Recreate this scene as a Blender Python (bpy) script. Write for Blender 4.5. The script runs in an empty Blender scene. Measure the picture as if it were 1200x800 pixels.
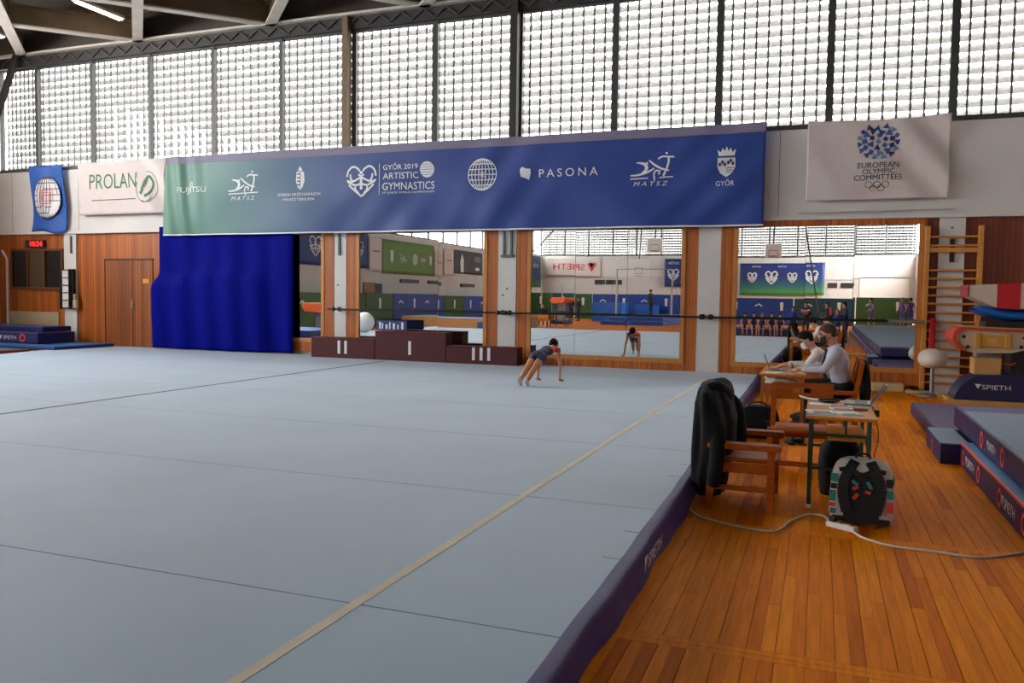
import bpy, bmesh, math, random
from mathutils import Vector, Matrix
PI = math.pi
rnd = random.Random(7)
S = bpy.context.scene
C = S.collection

# ------------------------------------------------------------------ camera
cd = bpy.data.cameras.new('camera')
cam = bpy.data.objects.new('camera', cd)
C.objects.link(cam)
cd.sensor_width = 36.0
cd.lens = 962.979 / 1200 * 36.0
cd.clip_start, cd.clip_end = 0.05, 400
_yaw, _pit, _rol = 0.3585636, 0.05368189, 0.01408707
_f = Vector((-math.sin(_yaw) * math.cos(_pit), math.cos(_yaw) * math.cos(_pit), -math.sin(_pit)))
_r = Vector((math.cos(_yaw), math.sin(_yaw), 0))
_u = _r.cross(_f)
_r = math.cos(_rol) * _r + math.sin(_rol) * _u
_u = _r.cross(_f)
M = Matrix.Identity(4)
for i in range(3):
    M[i][0], M[i][1], M[i][2] = _r[i], _u[i], -_f[i]
M[2][3] = 1.75
cam.matrix_world = M
S.camera = cam

# ------------------------------------------------------------------ overcast daylight, exposure
w = bpy.data.worlds.new('overcast_sky')
S.world = w
w.use_nodes = True
w.node_tree.nodes['Background'].inputs[0].default_value = (1.0, 0.985, 0.97, 1)
w.node_tree.nodes['Background'].inputs[1].default_value = 32.0
S.view_settings.view_transform = 'Standard'
S.view_settings.look = 'None'
S.view_settings.exposure = 0.72
S.view_settings.gamma = 1.0
S.view_settings.use_curve_mapping = False
cy = S.cycles
cy.use_denoising = True
cy.max_bounces = 7
cy.diffuse_bounces = 4
cy.glossy_bounces = 4
cy.transparent_max_bounces = 12
cy.sample_clamp_indirect = 6.0
cy.caustics_reflective = False
cy.caustics_refractive = False

XL, XR, YB, YF = -23.55, 6.75, -34.0, 18.09      # inner faces of the hall
def portal(name, loc, sx, sy, rot):
    l = bpy.data.lights.new(name, 'AREA')
    l.shape = 'RECTANGLE'; l.size = sx; l.size_y = sy
    l.cycles.is_portal = True
    o = bpy.data.objects.new(name, l); C.objects.link(o)
    o.location = loc; o.rotation_euler = rot
portal('daylight_front', ((XL + XR) / 2, YF + 0.45, 6.85), XR - XL, 3.0, (-PI / 2, 0, 0))
portal('daylight_back', ((XL + XR) / 2, YB - 0.45, 6.85), XR - XL, 3.0, (PI / 2, 0, 0))
portal('daylight_left', (XL - 0.45, (YB + YF) / 2, 6.85), 3.0, YF - YB, (0, -PI / 2, 0))
portal('daylight_right', (XR + 0.45, (YB + YF) / 2, 6.85), 3.0, YF - YB, (0, PI / 2, 0))

# ------------------------------------------------------------------ materials
def lin(c):
    return tuple(((x / 255) / 12.92 if x / 255 <= 0.04045 else ((x / 255 + 0.055) / 1.055) ** 2.4) for x in c)
MATS = {}
def mat(name, rgb, rough=0.6, metal=0.0, spec=0.5, var=0.0, vs=6.0, bump=0.0, bs=60.0, stretch=(1, 1, 1), sheen=0.0, emit=0.0, trans=0.0, rand=0.0, coat=0.0):
    if name in MATS: return MATS[name]
    m = bpy.data.materials.new(name); MATS[name] = m
    m.use_nodes = True
    nt = m.node_tree; N = nt.nodes; L = nt.links
    b = N['Principled BSDF']
    c = lin(rgb)
    b.inputs['Base Color'].default_value = (*c, 1)
    b.inputs['Roughness'].default_value = rough
    b.inputs['Metallic'].default_value = metal
    b.inputs['Specular IOR Level'].default_value = spec
    if sheen: b.inputs['Sheen Weight'].default_value = sheen
    if coat: b.inputs['Coat Weight'].default_value = coat; b.inputs['Coat Roughness'].default_value = 0.15
    if emit:
        b.inputs['Emission Color'].default_value = (*c, 1); b.inputs['Emission Strength'].default_value = emit
    if var or bump or rand:
        tc = N.new('ShaderNodeTexCoord'); mp = N.new('ShaderNodeMapping')
        mp.inputs['Scale'].default_value = stretch
        L.new(tc.outputs['Object'], mp.inputs['Vector'])
    col = None
    if var:
        n = N.new('ShaderNodeTexNoise'); n.inputs['Scale'].default_value = vs; n.inputs['Detail'].default_value = 5
        L.new(mp.outputs[0], n.inputs['Vector'])
        r = N.new('ShaderNodeValToRGB')
        r.color_ramp.elements[0].position = 0.3; r.color_ramp.elements[1].position = 0.7
        r.color_ramp.elements[0].color = (*[x * (1 - var) for x in c], 1)
        r.color_ramp.elements[1].color = (*[min(1, x * (1 + var)) for x in c], 1)
        L.new(n.outputs['Fac'], r.inputs['Fac']); col = r.outputs['Color']
    if rand:
        oi = N.new('ShaderNodeObjectInfo'); mr = N.new('ShaderNodeMapRange')
        mr.inputs['To Min'].default_value = 1 - rand; mr.inputs['To Max'].default_value = 1 + rand
        L.new(oi.outputs['Random'], mr.inputs['Value'])
        mx = N.new('ShaderNodeVectorMath'); mx.operation = 'SCALE'
        if col: L.new(col, mx.inputs[0])
        else: mx.inputs[0].default_value = c
        L.new(mr.outputs[0], mx.inputs['Scale']); col = mx.outputs[0]
    if col: L.new(col, b.inputs['Base Color'])
    if bump:
        n2 = N.new('ShaderNodeTexNoise'); n2.inputs['Scale'].default_value = bs; n2.inputs['Detail'].default_value = 4
        L.new(mp.outputs[0], n2.inputs['Vector'])
        bp = N.new('ShaderNodeBump'); bp.inputs['Strength'].default_value = bump; bp.inputs['Distance'].default_value = 0.01
        L.new(n2.outputs['Fac'], bp.inputs['Height']); L.new(bp.outputs[0], b.inputs['Normal'])
    return m
def striped_wood(name, a, b_, width, axis=0, rough=0.45):
    """tongue and groove cladding: narrow boards of slightly different tint"""
    m = bpy.data.materials.new(name); MATS[name] = m; m.use_nodes = True
    nt = m.node_tree; N = nt.nodes; L = nt.links; b = N['Principled BSDF']
    tc = N.new('ShaderNodeTexCoord'); sp = N.new('ShaderNodeSeparateXYZ'); L.new(tc.outputs['Object'], sp.inputs[0])
    dv = N.new('ShaderNodeMath'); dv.operation = 'DIVIDE'; dv.inputs[1].default_value = width; L.new(sp.outputs[axis], dv.inputs[0])
    fl = N.new('ShaderNodeMath'); fl.operation = 'FLOOR'; L.new(dv.outputs[0], fl.inputs[0])
    wn = N.new('ShaderNodeTexWhiteNoise'); wn.noise_dimensions = '1D'; L.new(fl.outputs[0], wn.inputs['W'])
    mp = N.new('ShaderNodeMapping'); mp.inputs['Scale'].default_value = (30, 30, 1.5) if axis == 0 else (30, 1.5, 30); L.new(tc.outputs['Object'], mp.inputs[0])
    ns = N.new('ShaderNodeTexNoise'); ns.inputs['Scale'].default_value = 1.0; ns.inputs['Detail'].default_value = 6; L.new(mp.outputs[0], ns.inputs[0])
    ad = N.new('ShaderNodeMath'); ad.operation = 'MULTIPLY_ADD'; ad.inputs[1].default_value = 0.45; L.new(wn.outputs[0], ad.inputs[0])
    sc = N.new('ShaderNodeMath'); sc.operation = 'MULTIPLY'; sc.inputs[1].default_value = 0.6; L.new(ns.outputs[0], sc.inputs[0]); L.new(sc.outputs[0], ad.inputs[2])
    r = N.new('ShaderNodeValToRGB'); r.color_ramp.elements[0].color = (*lin(a), 1); r.color_ramp.elements[1].color = (*lin(b_), 1)
    r.color_ramp.elements[0].position = 0.2; r.color_ramp.elements[1].position = 0.85
    L.new(ad.outputs[0], r.inputs[0])
    fr = N.new('ShaderNodeMath'); fr.operation = 'FRACT'; L.new(dv.outputs[0], fr.inputs[0])
    gt = N.new('ShaderNodeMath'); gt.operation = 'LESS_THAN'; gt.inputs[1].default_value = 0.1; L.new(fr.outputs[0], gt.inputs[0])
    mx = N.new('ShaderNodeMix'); mx.data_type = 'RGBA'; L.new(gt.outputs[0], mx.inputs['Factor'])
    L.new(r.outputs[0], mx.inputs['A']); mx.inputs['B'].default_value = (*[x * 0.35 for x in lin(a)], 1)
    L.new(mx.outputs['Result'], b.inputs['Base Color'])
    b.inputs['Roughness'].default_value = rough
    return m
def plank_floor(name):
    """strip floor where single boards are too far off to tell apart"""
    m = bpy.data.materials.new(name); MATS[name] = m; m.use_nodes = True
    nt = m.node_tree; N = nt.nodes; L = nt.links; b = N['Principled BSDF']
    tc = N.new('ShaderNodeTexCoord'); mp = N.new('ShaderNodeMapping'); mp.inputs['Rotation'].default_value = (0, 0, PI / 2)
    L.new(tc.outputs['Object'], mp.inputs[0])
    br = N.new('ShaderNodeTexBrick'); br.inputs['Scale'].default_value = 1.0
    br.inputs['Brick Width'].default_value = 1.15; br.inputs['Row Height'].default_value = 0.07; br.inputs['Mortar Size'].default_value = 0.004
    br.inputs['Color1'].default_value = (*lin((226, 124, 12)), 1); br.inputs['Color2'].default_value = (*lin((206, 106, 10)), 1); br.inputs['Mortar'].default_value = (*lin((60, 30, 12)), 1)
    L.new(mp.outputs[0], br.inputs[0]); L.new(br.outputs[0], b.inputs['Base Color'])
    b.inputs['Roughness'].default_value = 0.5; b.inputs['Specular IOR Level'].default_value = 0.08
    return m
def glass_mat(name, refl=0.05, tint=(1, 1, 1)):
    m = bpy.data.materials.new(name); MATS[name] = m; m.use_nodes = True
    nt = m.node_tree; N = nt.nodes; L = nt.links
    N.remove(N['Principled BSDF'])
    t = N.new('ShaderNodeBsdfTransparent'); t.inputs[0].default_value = (*tint, 1)
    g = N.new('ShaderNodeBsdfGlossy'); g.inputs['Roughness'].default_value = 0.02
    x = N.new('ShaderNodeMixShader'); x.inputs[0].default_value = refl
    L.new(t.outputs[0], x.inputs[1]); L.new(g.outputs[0], x.inputs[2]); L.new(x.outputs[0], N['Material Output'].inputs[0])
    return m
def translucent_mat(name, through, refl, fac=0.5):
    m = bpy.data.materials.new(name); MATS[name] = m; m.use_nodes = True
    nt = m.node_tree; N = nt.nodes; L = nt.links
    N.remove(N['Principled BSDF'])
    t = N.new('ShaderNodeBsdfTranslucent'); t.inputs[0].default_value = (*through, 1)
    g = N.new('ShaderNodeBsdfDiffuse'); g.inputs[0].default_value = (*refl, 1)
    x = N.new('ShaderNodeMixShader'); x.inputs[0].default_value = fac
    L.new(g.outputs[0], x.inputs[1]); L.new(t.outputs[0], x.inputs[2]); L.new(x.outputs[0], N['Material Output'].inputs[0])
    return m

# ------------------------------------------------------------------ geometry collector
class G:
    def __init__(s): s.v = []; s.f = []; s.mi = []; s.sm = []; s.cur = 0
    def add(s, vs, fs, smooth=False):
        o = len(s.v); s.v += [tuple(v) for v in vs]
        for f in fs: s.f.append([i + o for i in f]); s.mi.append(s.cur); s.sm.append(smooth)
        return s
    def box(s, x0, x1, y0, y1, z0, z1):
        return s.add([(x0, y0, z0), (x1, y0, z0), (x1, y1, z0), (x0, y1, z0), (x0, y0, z1), (x1, y0, z1), (x1, y1, z1), (x0, y1, z1)],
                     [(0, 3, 2, 1), (4, 5, 6, 7), (0, 1, 5, 4), (1, 2, 6, 5), (2, 3, 7, 6), (3, 0, 4, 7)])
    def cbox(s, c, d, R=None):
        h = [x / 2 for x in d]; R = R or Matrix.Identity(3); c = Vector(c); vs = []
        for z in (-1, 1):
            for x, y in ((-1, -1), (1, -1), (1, 1), (-1, 1)): vs.append(c + R @ Vector((x * h[0], y * h[1], z * h[2])))
        return s.add(vs, [(0, 3, 2, 1), (4, 5, 6, 7), (0, 1, 5, 4), (1, 2, 6, 5), (2, 3, 7, 6), (3, 0, 4, 7)])
    def beam(s, p, q, wx, wz, up=(0, 0, 1)):
        """box between two points, wx wide and wz high"""
        p, q = Vector(p), Vector(q); d = (q - p).normalized(); u = Vector(up)
        if abs(d.dot(u)) > 0.98: u = Vector((0, 1, 0))
        a = d.cross(u).normalized(); b = a.cross(d)
        vs = []
        for e in (p, q):
            for i, j in ((-1, -1), (1, -1), (1, 1), (-1, 1)): vs.append(e + a * (i * wx / 2) + b * (j * wz / 2))
        return s.add(vs, [(0, 1, 2, 3), (7, 6, 5, 4), (0, 4, 5, 1), (1, 5, 6, 2), (2, 6, 7, 3), (3, 7, 4, 0)])
    def cyl(s, p, q, r, r2=None, n=12, caps=True):
        r2 = r if r2 is None else r2
        p, q = Vector(p), Vector(q); d = (q - p).normalized()
        u = Vector((0, 0, 1)) if abs(d.z) < 0.95 else Vector((1, 0, 0))
        a = d.cross(u).normalized(); b = d.cross(a); vs = []
        for e, rr in ((p, r), (q, r2)):
            for i in range(n): t = 2 * PI * i / n; vs.append(e + a * (rr * math.cos(t)) + b * (rr * math.sin(t)))
        s.add(vs, [(i, (i + 1) % n, n + (i + 1) % n, n + i) for i in range(n)], True)
        if caps: s.add(vs[:n], [list(range(n))[::-1]]); s.add(vs[n:], [list(range(n))])
        return s
    def tube(s, pts, r, n=6, closed=False, rs=None):
        pts = [Vector(p) for p in pts]; k = len(pts); vs = []; prev = None
        for i, p in enumerate(pts):
            d = (pts[min(i + 1, k - 1)] - pts[max(i - 1, 0)]) if not closed else (pts[(i + 1) % k] - pts[i - 1])
            d = d.normalized() if d.length > 1e-9 else Vector((0, 0, 1))
            if prev is None:
                u = Vector((0, 0, 1)) if abs(d.z) < 0.9 else Vector((1, 0, 0)); a = d.cross(u).normalized()
            else: a = (prev - d * prev.dot(d)).normalized()
            prev = a; b = d.cross(a); rr = rs[i] if rs else r
            for j in range(n): t = 2 * PI * j / n; vs.append(p + a * (rr * math.cos(t)) + b * (rr * math.sin(t)))
        fs = []
        for i in range(k if closed else k - 1):
            i2 = (i + 1) % k
            for j in range(n): fs.append((i * n + j, i * n + (j + 1) % n, i2 * n + (j + 1) % n, i2 * n + j))
        s.add(vs, fs, True)
        if not closed: s.add(vs[:n], [list(range(n))[::-1]]); s.add(vs[-n:], [list(range(n))])
        return s
    def sph(s, c, r, nu=14, nv=9, R=None):
        if not hasattr(r, '__len__'): r = (r, r, r)
        c = Vector(c); vs = []; R = R or Matrix.Identity(3)
        for i in range(1, nv):
            ph = PI * i / nv
            for j in range(nu):
                t = 2 * PI * j / nu
                vs.append(c + R @ Vector((r[0] * math.sin(ph) * math.cos(t), r[1] * math.sin(ph) * math.sin(t), r[2] * math.cos(ph))))
        fs = [(i * nu + j, (i + 1) * nu + j, (i + 1) * nu + (j + 1) % nu, i * nu + (j + 1) % nu) for i in range(nv - 2) for j in range(nu)]
        vs.append(c + R @ Vector((0, 0, r[2]))); vs.append(c + R @ Vector((0, 0, -r[2]))); a = len(vs) - 2
        fs += [(a, j, (j + 1) % nu) for j in range(nu)] + [(a + 1, (nv - 2) * nu + (j + 1) % nu, (nv - 2) * nu + j) for j in range(nu)]
        return s.add(vs, fs, True)
    def lathe(s, prof, c=(0, 0, 0), n=20, sx=1, sy=1):
        vs = []; k = len(prof)
        for r, z in prof:
            for j in range(n): t = 2 * PI * j / n; vs.append((c[0] + r * sx * math.cos(t), c[1] + r * sy * math.sin(t), c[2] + z))
        fs = [(i * n + j, i * n + (j + 1) % n, (i + 1) * n + (j + 1) % n, (i + 1) * n + j) for i in range(k - 1) for j in range(n)]
        fs += [list(range(n))[::-1], list(range((k - 1) * n, k * n))]
        return s.add(vs, fs, True)
    def prism(s, poly, a, b, axis='y', smooth=False):
        """extrude a 2-D outline (x,z) along y, (x,y) along z or (y,z) along x"""
        def P(u, v, t): return (u, t, v) if axis == 'y' else ((u, v, t) if axis == 'z' else (t, u, v))
        n = len(poly); vs = [P(u, v, a) for u, v in poly] + [P(u, v, b) for u, v in poly]
        s.add(vs, [(i, (i + 1) % n, n + (i + 1) % n, n + i) for i in range(n)], smooth)
        return s.add(vs, [list(range(n))[::-1], list(range(n, 2 * n))])
    def grid(s, fn, nu, nv, smooth=True):
        vs = [fn(i / nu, j / nv) for j in range(nv + 1) for i in range(nu + 1)]
        return s.add(vs, [(j * (nu + 1) + i, j * (nu + 1) + i + 1, (j + 1) * (nu + 1) + i + 1, (j + 1) * (nu + 1) + i) for j in range(nv) for i in range(nu)], smooth)
    def stroke(s, pts, wd, closed=False, cap=None):
        """flat ribbon in the x/z plane"""
        pts = [Vector(p) for p in pts]; k = len(pts); vs = []
        for i, p in enumerate(pts):
            d = (pts[min(i + 1, k - 1)] - pts[max(i - 1, 0)]) if not closed else (pts[(i + 1) % k] - pts[i - 1])
            d = d.normalized() if d.length > 1e-9 else Vector((1, 0)); nrm = Vector((-d.y, d.x))
            ww = wd[i] if hasattr(wd, '__len__') else wd
            vs += [(p.x + nrm.x * ww / 2, 0, p.y + nrm.y * ww / 2), (p.x - nrm.x * ww / 2, 0, p.y - nrm.y * ww / 2)]
        n = k if closed else k - 1
        return s.add(vs, [(2 * i, 2 * i + 1, 2 * ((i + 1) % k) + 1, 2 * ((i + 1) % k)) for i in range(n)])
    def flat(s, poly): return s.add([(x, 0, z) for x, z in poly], [list(range(len(poly)))])
    def disc(s, cx, cz, r, r2=None, n=16): return s.flat([(cx + r * math.cos(2 * PI * i / n), cz + (r2 or r) * math.sin(2 * PI * i / n)) for i in range(n)])
    def text(s, body, cx, cz, width, height=None, shear=0.0, spacing=1.0):
        vs, fs = text_geo(body, shear, spacing)
        x0, x1 = min(v[0] for v in vs), max(v[0] for v in vs); y0, y1 = min(v[1] for v in vs), max(v[1] for v in vs)
        kx = width / (x1 - x0); ky = (height / (y1 - y0)) if height else kx
        return s.add([(cx + (v[0] - (x0 + x1) / 2) * kx, 0, cz + (v[1] - (y0 + y1) / 2) * ky) for v in vs], fs)
    def xf(s, Mx):
        s.v = [tuple(Mx @ Vector(v)) for v in s.v]; return s
    def mesh(s, name, mats):
        me = bpy.data.meshes.new(name); me.from_pydata(s.v, [], s.f)
        for m in (mats if isinstance(mats, (list, tuple)) else [mats]): me.materials.append(m)
        me.polygons.foreach_set('material_index', s.mi); me.polygons.foreach_set('use_smooth', s.sm)
        me.update(); return me
    def build(s, name, mats, parent=None, loc=None, rot=None, bevel=0.0, seg=2, kind=None):
        o = bpy.data.objects.new(name, s.mesh(name, mats)); C.objects.link(o)
        if parent: o.parent = parent
        if loc: o.location = loc
        if rot: o.rotation_euler = rot
        if bevel:
            b = o.modifiers.new('bevel', 'BEVEL'); b.width = bevel; b.segments = seg; b.limit_method = 'ANGLE'; b.angle_limit = 0.7
        if kind: o['kind'] = kind
        return o
_tcache = {}
def text_geo(body, shear=0.0, spacing=1.0):
    k = (body, shear, spacing)
    if k not in _tcache:
        c = bpy.data.curves.new('t', 'FONT'); c.body = body; c.shear = shear; c.space_character = spacing; c.resolution_u = 3
        o = bpy.data.objects.new('t', c); C.objects.link(o)
        me = bpy.data.meshes.new_from_object(o.evaluated_get(bpy.context.evaluated_depsgraph_get()))
        _tcache[k] = ([tuple(v.co[:2]) for v in me.vertices], [list(p.vertices) for p in me.polygons])
        bpy.data.objects.remove(o); bpy.data.curves.remove(c); bpy.data.meshes.remove(me)
    return _tcache[k]
def tag(o, label, cat=None, group=None, kind=None):
    o['label'] = label
    if cat: o['category'] = cat
    if group: o['group'] = group
    if kind: o['kind'] = kind
    return o
def thing(name, label, cat, loc=(0, 0, 0), rotz=0.0, group=None, kind=None):
    o = bpy.data.objects.new(name, None); C.objects.link(o)
    o.empty_display_size = 0.1; o.location = loc; o.rotation_euler = (0, 0, rotz)
    return tag(o, label, cat, group, kind)
def inst(src, name, parent, loc=(0, 0, 0), rot=(0, 0, 0), scale=(1, 1, 1)):
    o = bpy.data.objects.new(name, src.data); C.objects.link(o)
    if parent: o.parent = parent
    o.location = loc; o.rotation_euler = rot; o.scale = scale
    return o
def copy_tree(o, parent=None):
    c = o.copy(); C.objects.link(c); c.parent = parent
    for ch in list(o.children): copy_tree(ch, c)
    return c
def arc(cx, cz, r, a0, a1, n=12, rz=None):
    return [(cx + r * math.cos(math.radians(a0 + (a1 - a0) * i / n)), cz + (rz or r) * math.sin(math.radians(a0 + (a1 - a0) * i / n))) for i in range(n + 1)]
def smooth_path(pts, n=6):
    """Catmull-Rom through the points"""
    P = [Vector(p) for p in pts]; out = []
    for i in range(len(P) - 1):
        a, b, c, d = P[max(i - 1, 0)], P[i], P[i + 1], P[min(i + 2, len(P) - 1)]
        for k in range(n):
            t = k / n
            out.append(0.5 * ((2 * b) + (c - a) * t + (2 * a - 5 * b + 4 * c - d) * t * t + (3 * b - a - 3 * c + d) * t ** 3))
    out.append(P[-1]); return out

mat('white_paint', (212, 210, 206), 0.7, var=0.05, vs=1.5)
mat('plaster', (204, 202, 198), 0.8, var=0.06, vs=0.8)
mat('dark_steel', (38, 34, 32), 0.55)
mat('pale_steel', (196, 190, 178), 0.5, var=0.12, vs=2)
mat('brown_steel', (112, 92, 68), 0.6, var=0.2, vs=1.5)
mat('roof_deck', (84, 76, 66), 0.8, var=0.35, vs=0.5)
mat('mullion', (58, 60, 62), 0.5)
mat('bar_steel', (92, 96, 98), 0.5)
mat('sill_steel', (66, 60, 58), 0.5)
mat('black', (14, 14, 15), 0.5)
mat('black_rubber', (22, 22, 24), 0.7)
mat('white', (232, 230, 226), 0.5)
mat('print_white', (226, 228, 230), 0.6)
mat('chrome', (190, 190, 190), 0.25, metal=1.0)
mat('alu', (150, 152, 154), 0.4, metal=0.8)
striped_wood('wood_wall', (140, 68, 12), (192, 106, 28), 0.095)
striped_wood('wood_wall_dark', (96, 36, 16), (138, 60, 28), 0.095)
striped_wood('wood_frame', (150, 70, 14), (208, 118, 34), 0.055)
mat('wood_bead', (194, 126, 54), 0.45, var=0.15, vs=3, stretch=(6, 6, 1))
mat('wood_pale', (206, 160, 96), 0.4, var=0.12, vs=3, stretch=(1, 8, 8))
plank_floor('strip_floor')
glass_mat('window_glass', 0.05)
glass_mat('side_glass', 0.05, (0.8, 0.8, 0.8))
glass_mat('tinted_glass', 0.04, (0.32, 0.318, 0.314))
glass_mat('front_glass', 0.04, (0.55, 0.548, 0.54))
glass_mat('dimming_glass', 0.04, (0.44, 0.44, 0.44))  # grey tint added to hold back daylight from the rear side panes
translucent_mat('louvre_front', (0.1, 0.0985, 0.097), (0.6, 0.59, 0.57), 0.5)
translucent_mat('louvre_white', (0.4, 0.39, 0.385), (0.6, 0.59, 0.57), 0.5)
m = bpy.data.materials.new('mirror_glass'); MATS['mirror_glass'] = m; m.use_nodes = True
_b = m.node_tree.nodes['Principled BSDF']; _b.inputs['Base Color'].default_value = (0.86, 0.88, 0.87, 1); _b.inputs['Metallic'].default_value = 1; _b.inputs['Roughness'].default_value = 0.0
# ================================================================== THE HALL
SILL, WTOP, LEDGE = 5.35, 8.36, 3.44
# ---- floor: base, boards near the camera one by one, farther boards joined
floor = G().box(XL - .3, XR + .3, YB - .3, YF + .4, -0.2, -0.012).build('floor', MATS['strip_floor'], kind='structure')
tag(floor, 'varnished orange brown strip wood floor of the sports hall')
woods = []
for i, c in enumerate([(228, 124, 8), (234, 132, 10), (216, 112, 6), (232, 130, 12), (202, 102, 8), (240, 140, 12)]):
    woods.append(mat('floor_board_%d' % i, c, 0.55, spec=0.03, var=0.16, vs=2.5, stretch=(14, 0.8, 1), bump=0.05, bs=30))
joint = mat('floor_joint', (52, 26, 10), 0.7)
cross_y = [(-0.58, -0.46), (1.78, 1.9), (4.1, 4.22), (6.48, 6.6), (8.76, 8.88), (11.0, 11.12), (13.38, 13.5), (15.7, 15.82)]
bw = 0.07
_bm = {}
def board_mesh(length, mi):
    k = (round(length, 2), mi)
    if k not in _bm: _bm[k] = G().box(-bw / 2 + .0015, bw / 2 - .0015, -length / 2 + .0015, length / 2 - .0015, -0.012, 0).mesh('floor_board', woods[mi])
    return _bm[k]
far = G(); r2 = random.Random(3); nb = 0
for r in range(len(cross_y)):
    y0 = cross_y[r][1]; y1 = cross_y[r + 1][0] if r + 1 < len(cross_y) else YF
    if y1 < 3: continue
    x = -1.0
    while x < 5.6:
        cut = y0 + (y1 - y0) * r2.choice([0.3, 0.42, 0.55, 0.68, 0.8]) if r2.random() < 0.75 else None
        dx = 0.006 if int(round((x + 1) / bw)) % 2 == 0 else 0.0
        for a, b in ([(y0, cut), (cut, y1)] if cut else [(y0, y1)]):
            if b < 3.0: continue
            mi = r2.choice([0, 0, 1, 1, 2, 3, 3, 4, 5])
            near = (a < 8.8 and x < (1.5 if y1 > 6.6 else (0.75 if y1 < 4.2 else 1.75)) and nb < 296)
            if near:
                L_ = round(b - a, 2); o = bpy.data.objects.new('floor_board', board_mesh(L_, mi)); C.objects.link(o)
                o.parent = floor; o.location = (x + bw / 2 + dx * 0.3, (a + b) / 2, 0); nb += 1
            else:
                far.cur = mi; far.box(x + .0015, x + bw - .0015, a + .0015, b - .0015, -0.012, 0)
        x += bw
far.build('floor_boards_far', woods, floor, kind='stuff')
cs = None
for a, b in cross_y[1:]:
    for h in (0, 1):
        y0 = a + (b - a) * h / 2; y1 = y0 + (b - a) / 2
        G().box(-1.0, 5.6, y0 + .002, y1 - .002, -0.012, 0.0).build('cross_board', woods[1 if h else 3], floor)

# ---- wall_front : plaster core, wood cladding, pillars, white band
wall_front = G().box(XL - .3, XR + .3, YF + .03, YF + .38, 0, SILL - 0.06).build('wall_front', MATS['plaster'], kind='structure')
tag(wall_front, 'long hall wall with mirrors, wood cladding and high windows')
G().box(XL, XR, YF - .05, YF + .03, LEDGE + .06, SILL - .08).build('upper_wall_band', MATS['white_paint'], wall_front)
G().box(XL, XR, YF - .12, YF + .03, LEDGE - .02, LEDGE + .06).build('ledge', MATS['white_paint'], wall_front)
for x in (-22.9, -20.25, -0.9, 3.6):
    G().box(x, x + .012, YF - .053, YF - .05, LEDGE + .06, SILL - .08).build('band_joint', MATS['bar_steel'], wall_front)
g = G().cyl((-.5, YF - .14, LEDGE + .13), (2.35, YF - .14, LEDGE + .15), .018, n=8)
g.build('conduit', MATS['white_paint'], wall_front)
for a, b in ((-20.83, -20.36), (-11.61, -11.26), (-7.13, -6.68), (-2.5, -2.03), (2.12, 2.57)):
    G().box(a, b, YF - .06, YF + .03, 0, LEDGE - .02).build('pillar', MATS['white_paint'], wall_front)
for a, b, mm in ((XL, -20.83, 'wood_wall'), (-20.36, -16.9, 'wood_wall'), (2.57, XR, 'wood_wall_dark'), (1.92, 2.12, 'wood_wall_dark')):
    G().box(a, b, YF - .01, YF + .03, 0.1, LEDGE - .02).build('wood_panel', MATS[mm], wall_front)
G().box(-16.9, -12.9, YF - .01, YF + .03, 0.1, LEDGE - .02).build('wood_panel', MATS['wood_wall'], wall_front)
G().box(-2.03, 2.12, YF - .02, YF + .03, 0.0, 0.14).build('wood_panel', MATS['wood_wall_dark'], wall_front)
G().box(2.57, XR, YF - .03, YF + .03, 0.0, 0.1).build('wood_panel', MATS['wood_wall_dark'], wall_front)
# hooks and brackets on the pillars
for x, z0, z1 in ((-20.55, 3.35, 2.85), (-11.48, 3.3, 2.75)):
    G().box(x, x + .05, YF - .1, YF - .06, z1, z0).build('strap', MATS['bar_steel'], wall_front)
g = G()
for x in (-6.98, -6.8): g.box(x - .025, x + .025, YF - .1, YF - .06, 2.72, 3.3)
g.box(-7.05, -6.74, YF - .12, YF - .06, 2.68, 2.74); g.build('strap', MATS['bar_steel'], wall_front)
G().box(2.31, 2.39, YF - .1, YF - .06, 2.55, 3.0).build('bracket', MATS['black'], wall_front)
for x, z in ((2.34, 3.22), (-6.9, 1.95), (-7.0, 1.8), (-11.5, 2.0)):
    G().cyl((x, YF - .07, z), (x, YF - .06, z), .025, n=8).build('anchor_plate', MATS['bar_steel'], wall_front)
# double door in the cladding
door = thing('door_1', 'vertical boarded wooden double door flush with the cladding', 'door', (-18.4, YF - .02, 0), kind='structure')
striped_wood('wood_door', (112, 56, 14), (160, 88, 28), 0.11)
for x0, x1 in ((-.86, .13), (.15, .86)):
    lf = G().box(x0, x1, -.02, .0, 0.05, 2.64).build('door_leaf', MATS['wood_door'], door)
g = G().box(-.9, -.86, -.03, .01, 0.05, 2.69).box(-.86, .88, -.03, .01, 2.64, 2.69).box(.13, .15, -.015, .01, .05, 2.64)
g.build('door_frame', mat('door_dark', (60, 28, 8), 0.6), door)
g = G().box(.09, .18, -.045, -.02, 1.28, 1.52).cyl((.12, -.06, 1.42), (.24, -.06, 1.42), .014, n=8); g.build('door_handle', MATS['chrome'], lf)
G().box(.52, .74, -.03, -.02, 2.0, 2.12).build('door_sign', mat('amber_sign', (214, 150, 40), 0.5), lf)
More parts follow.
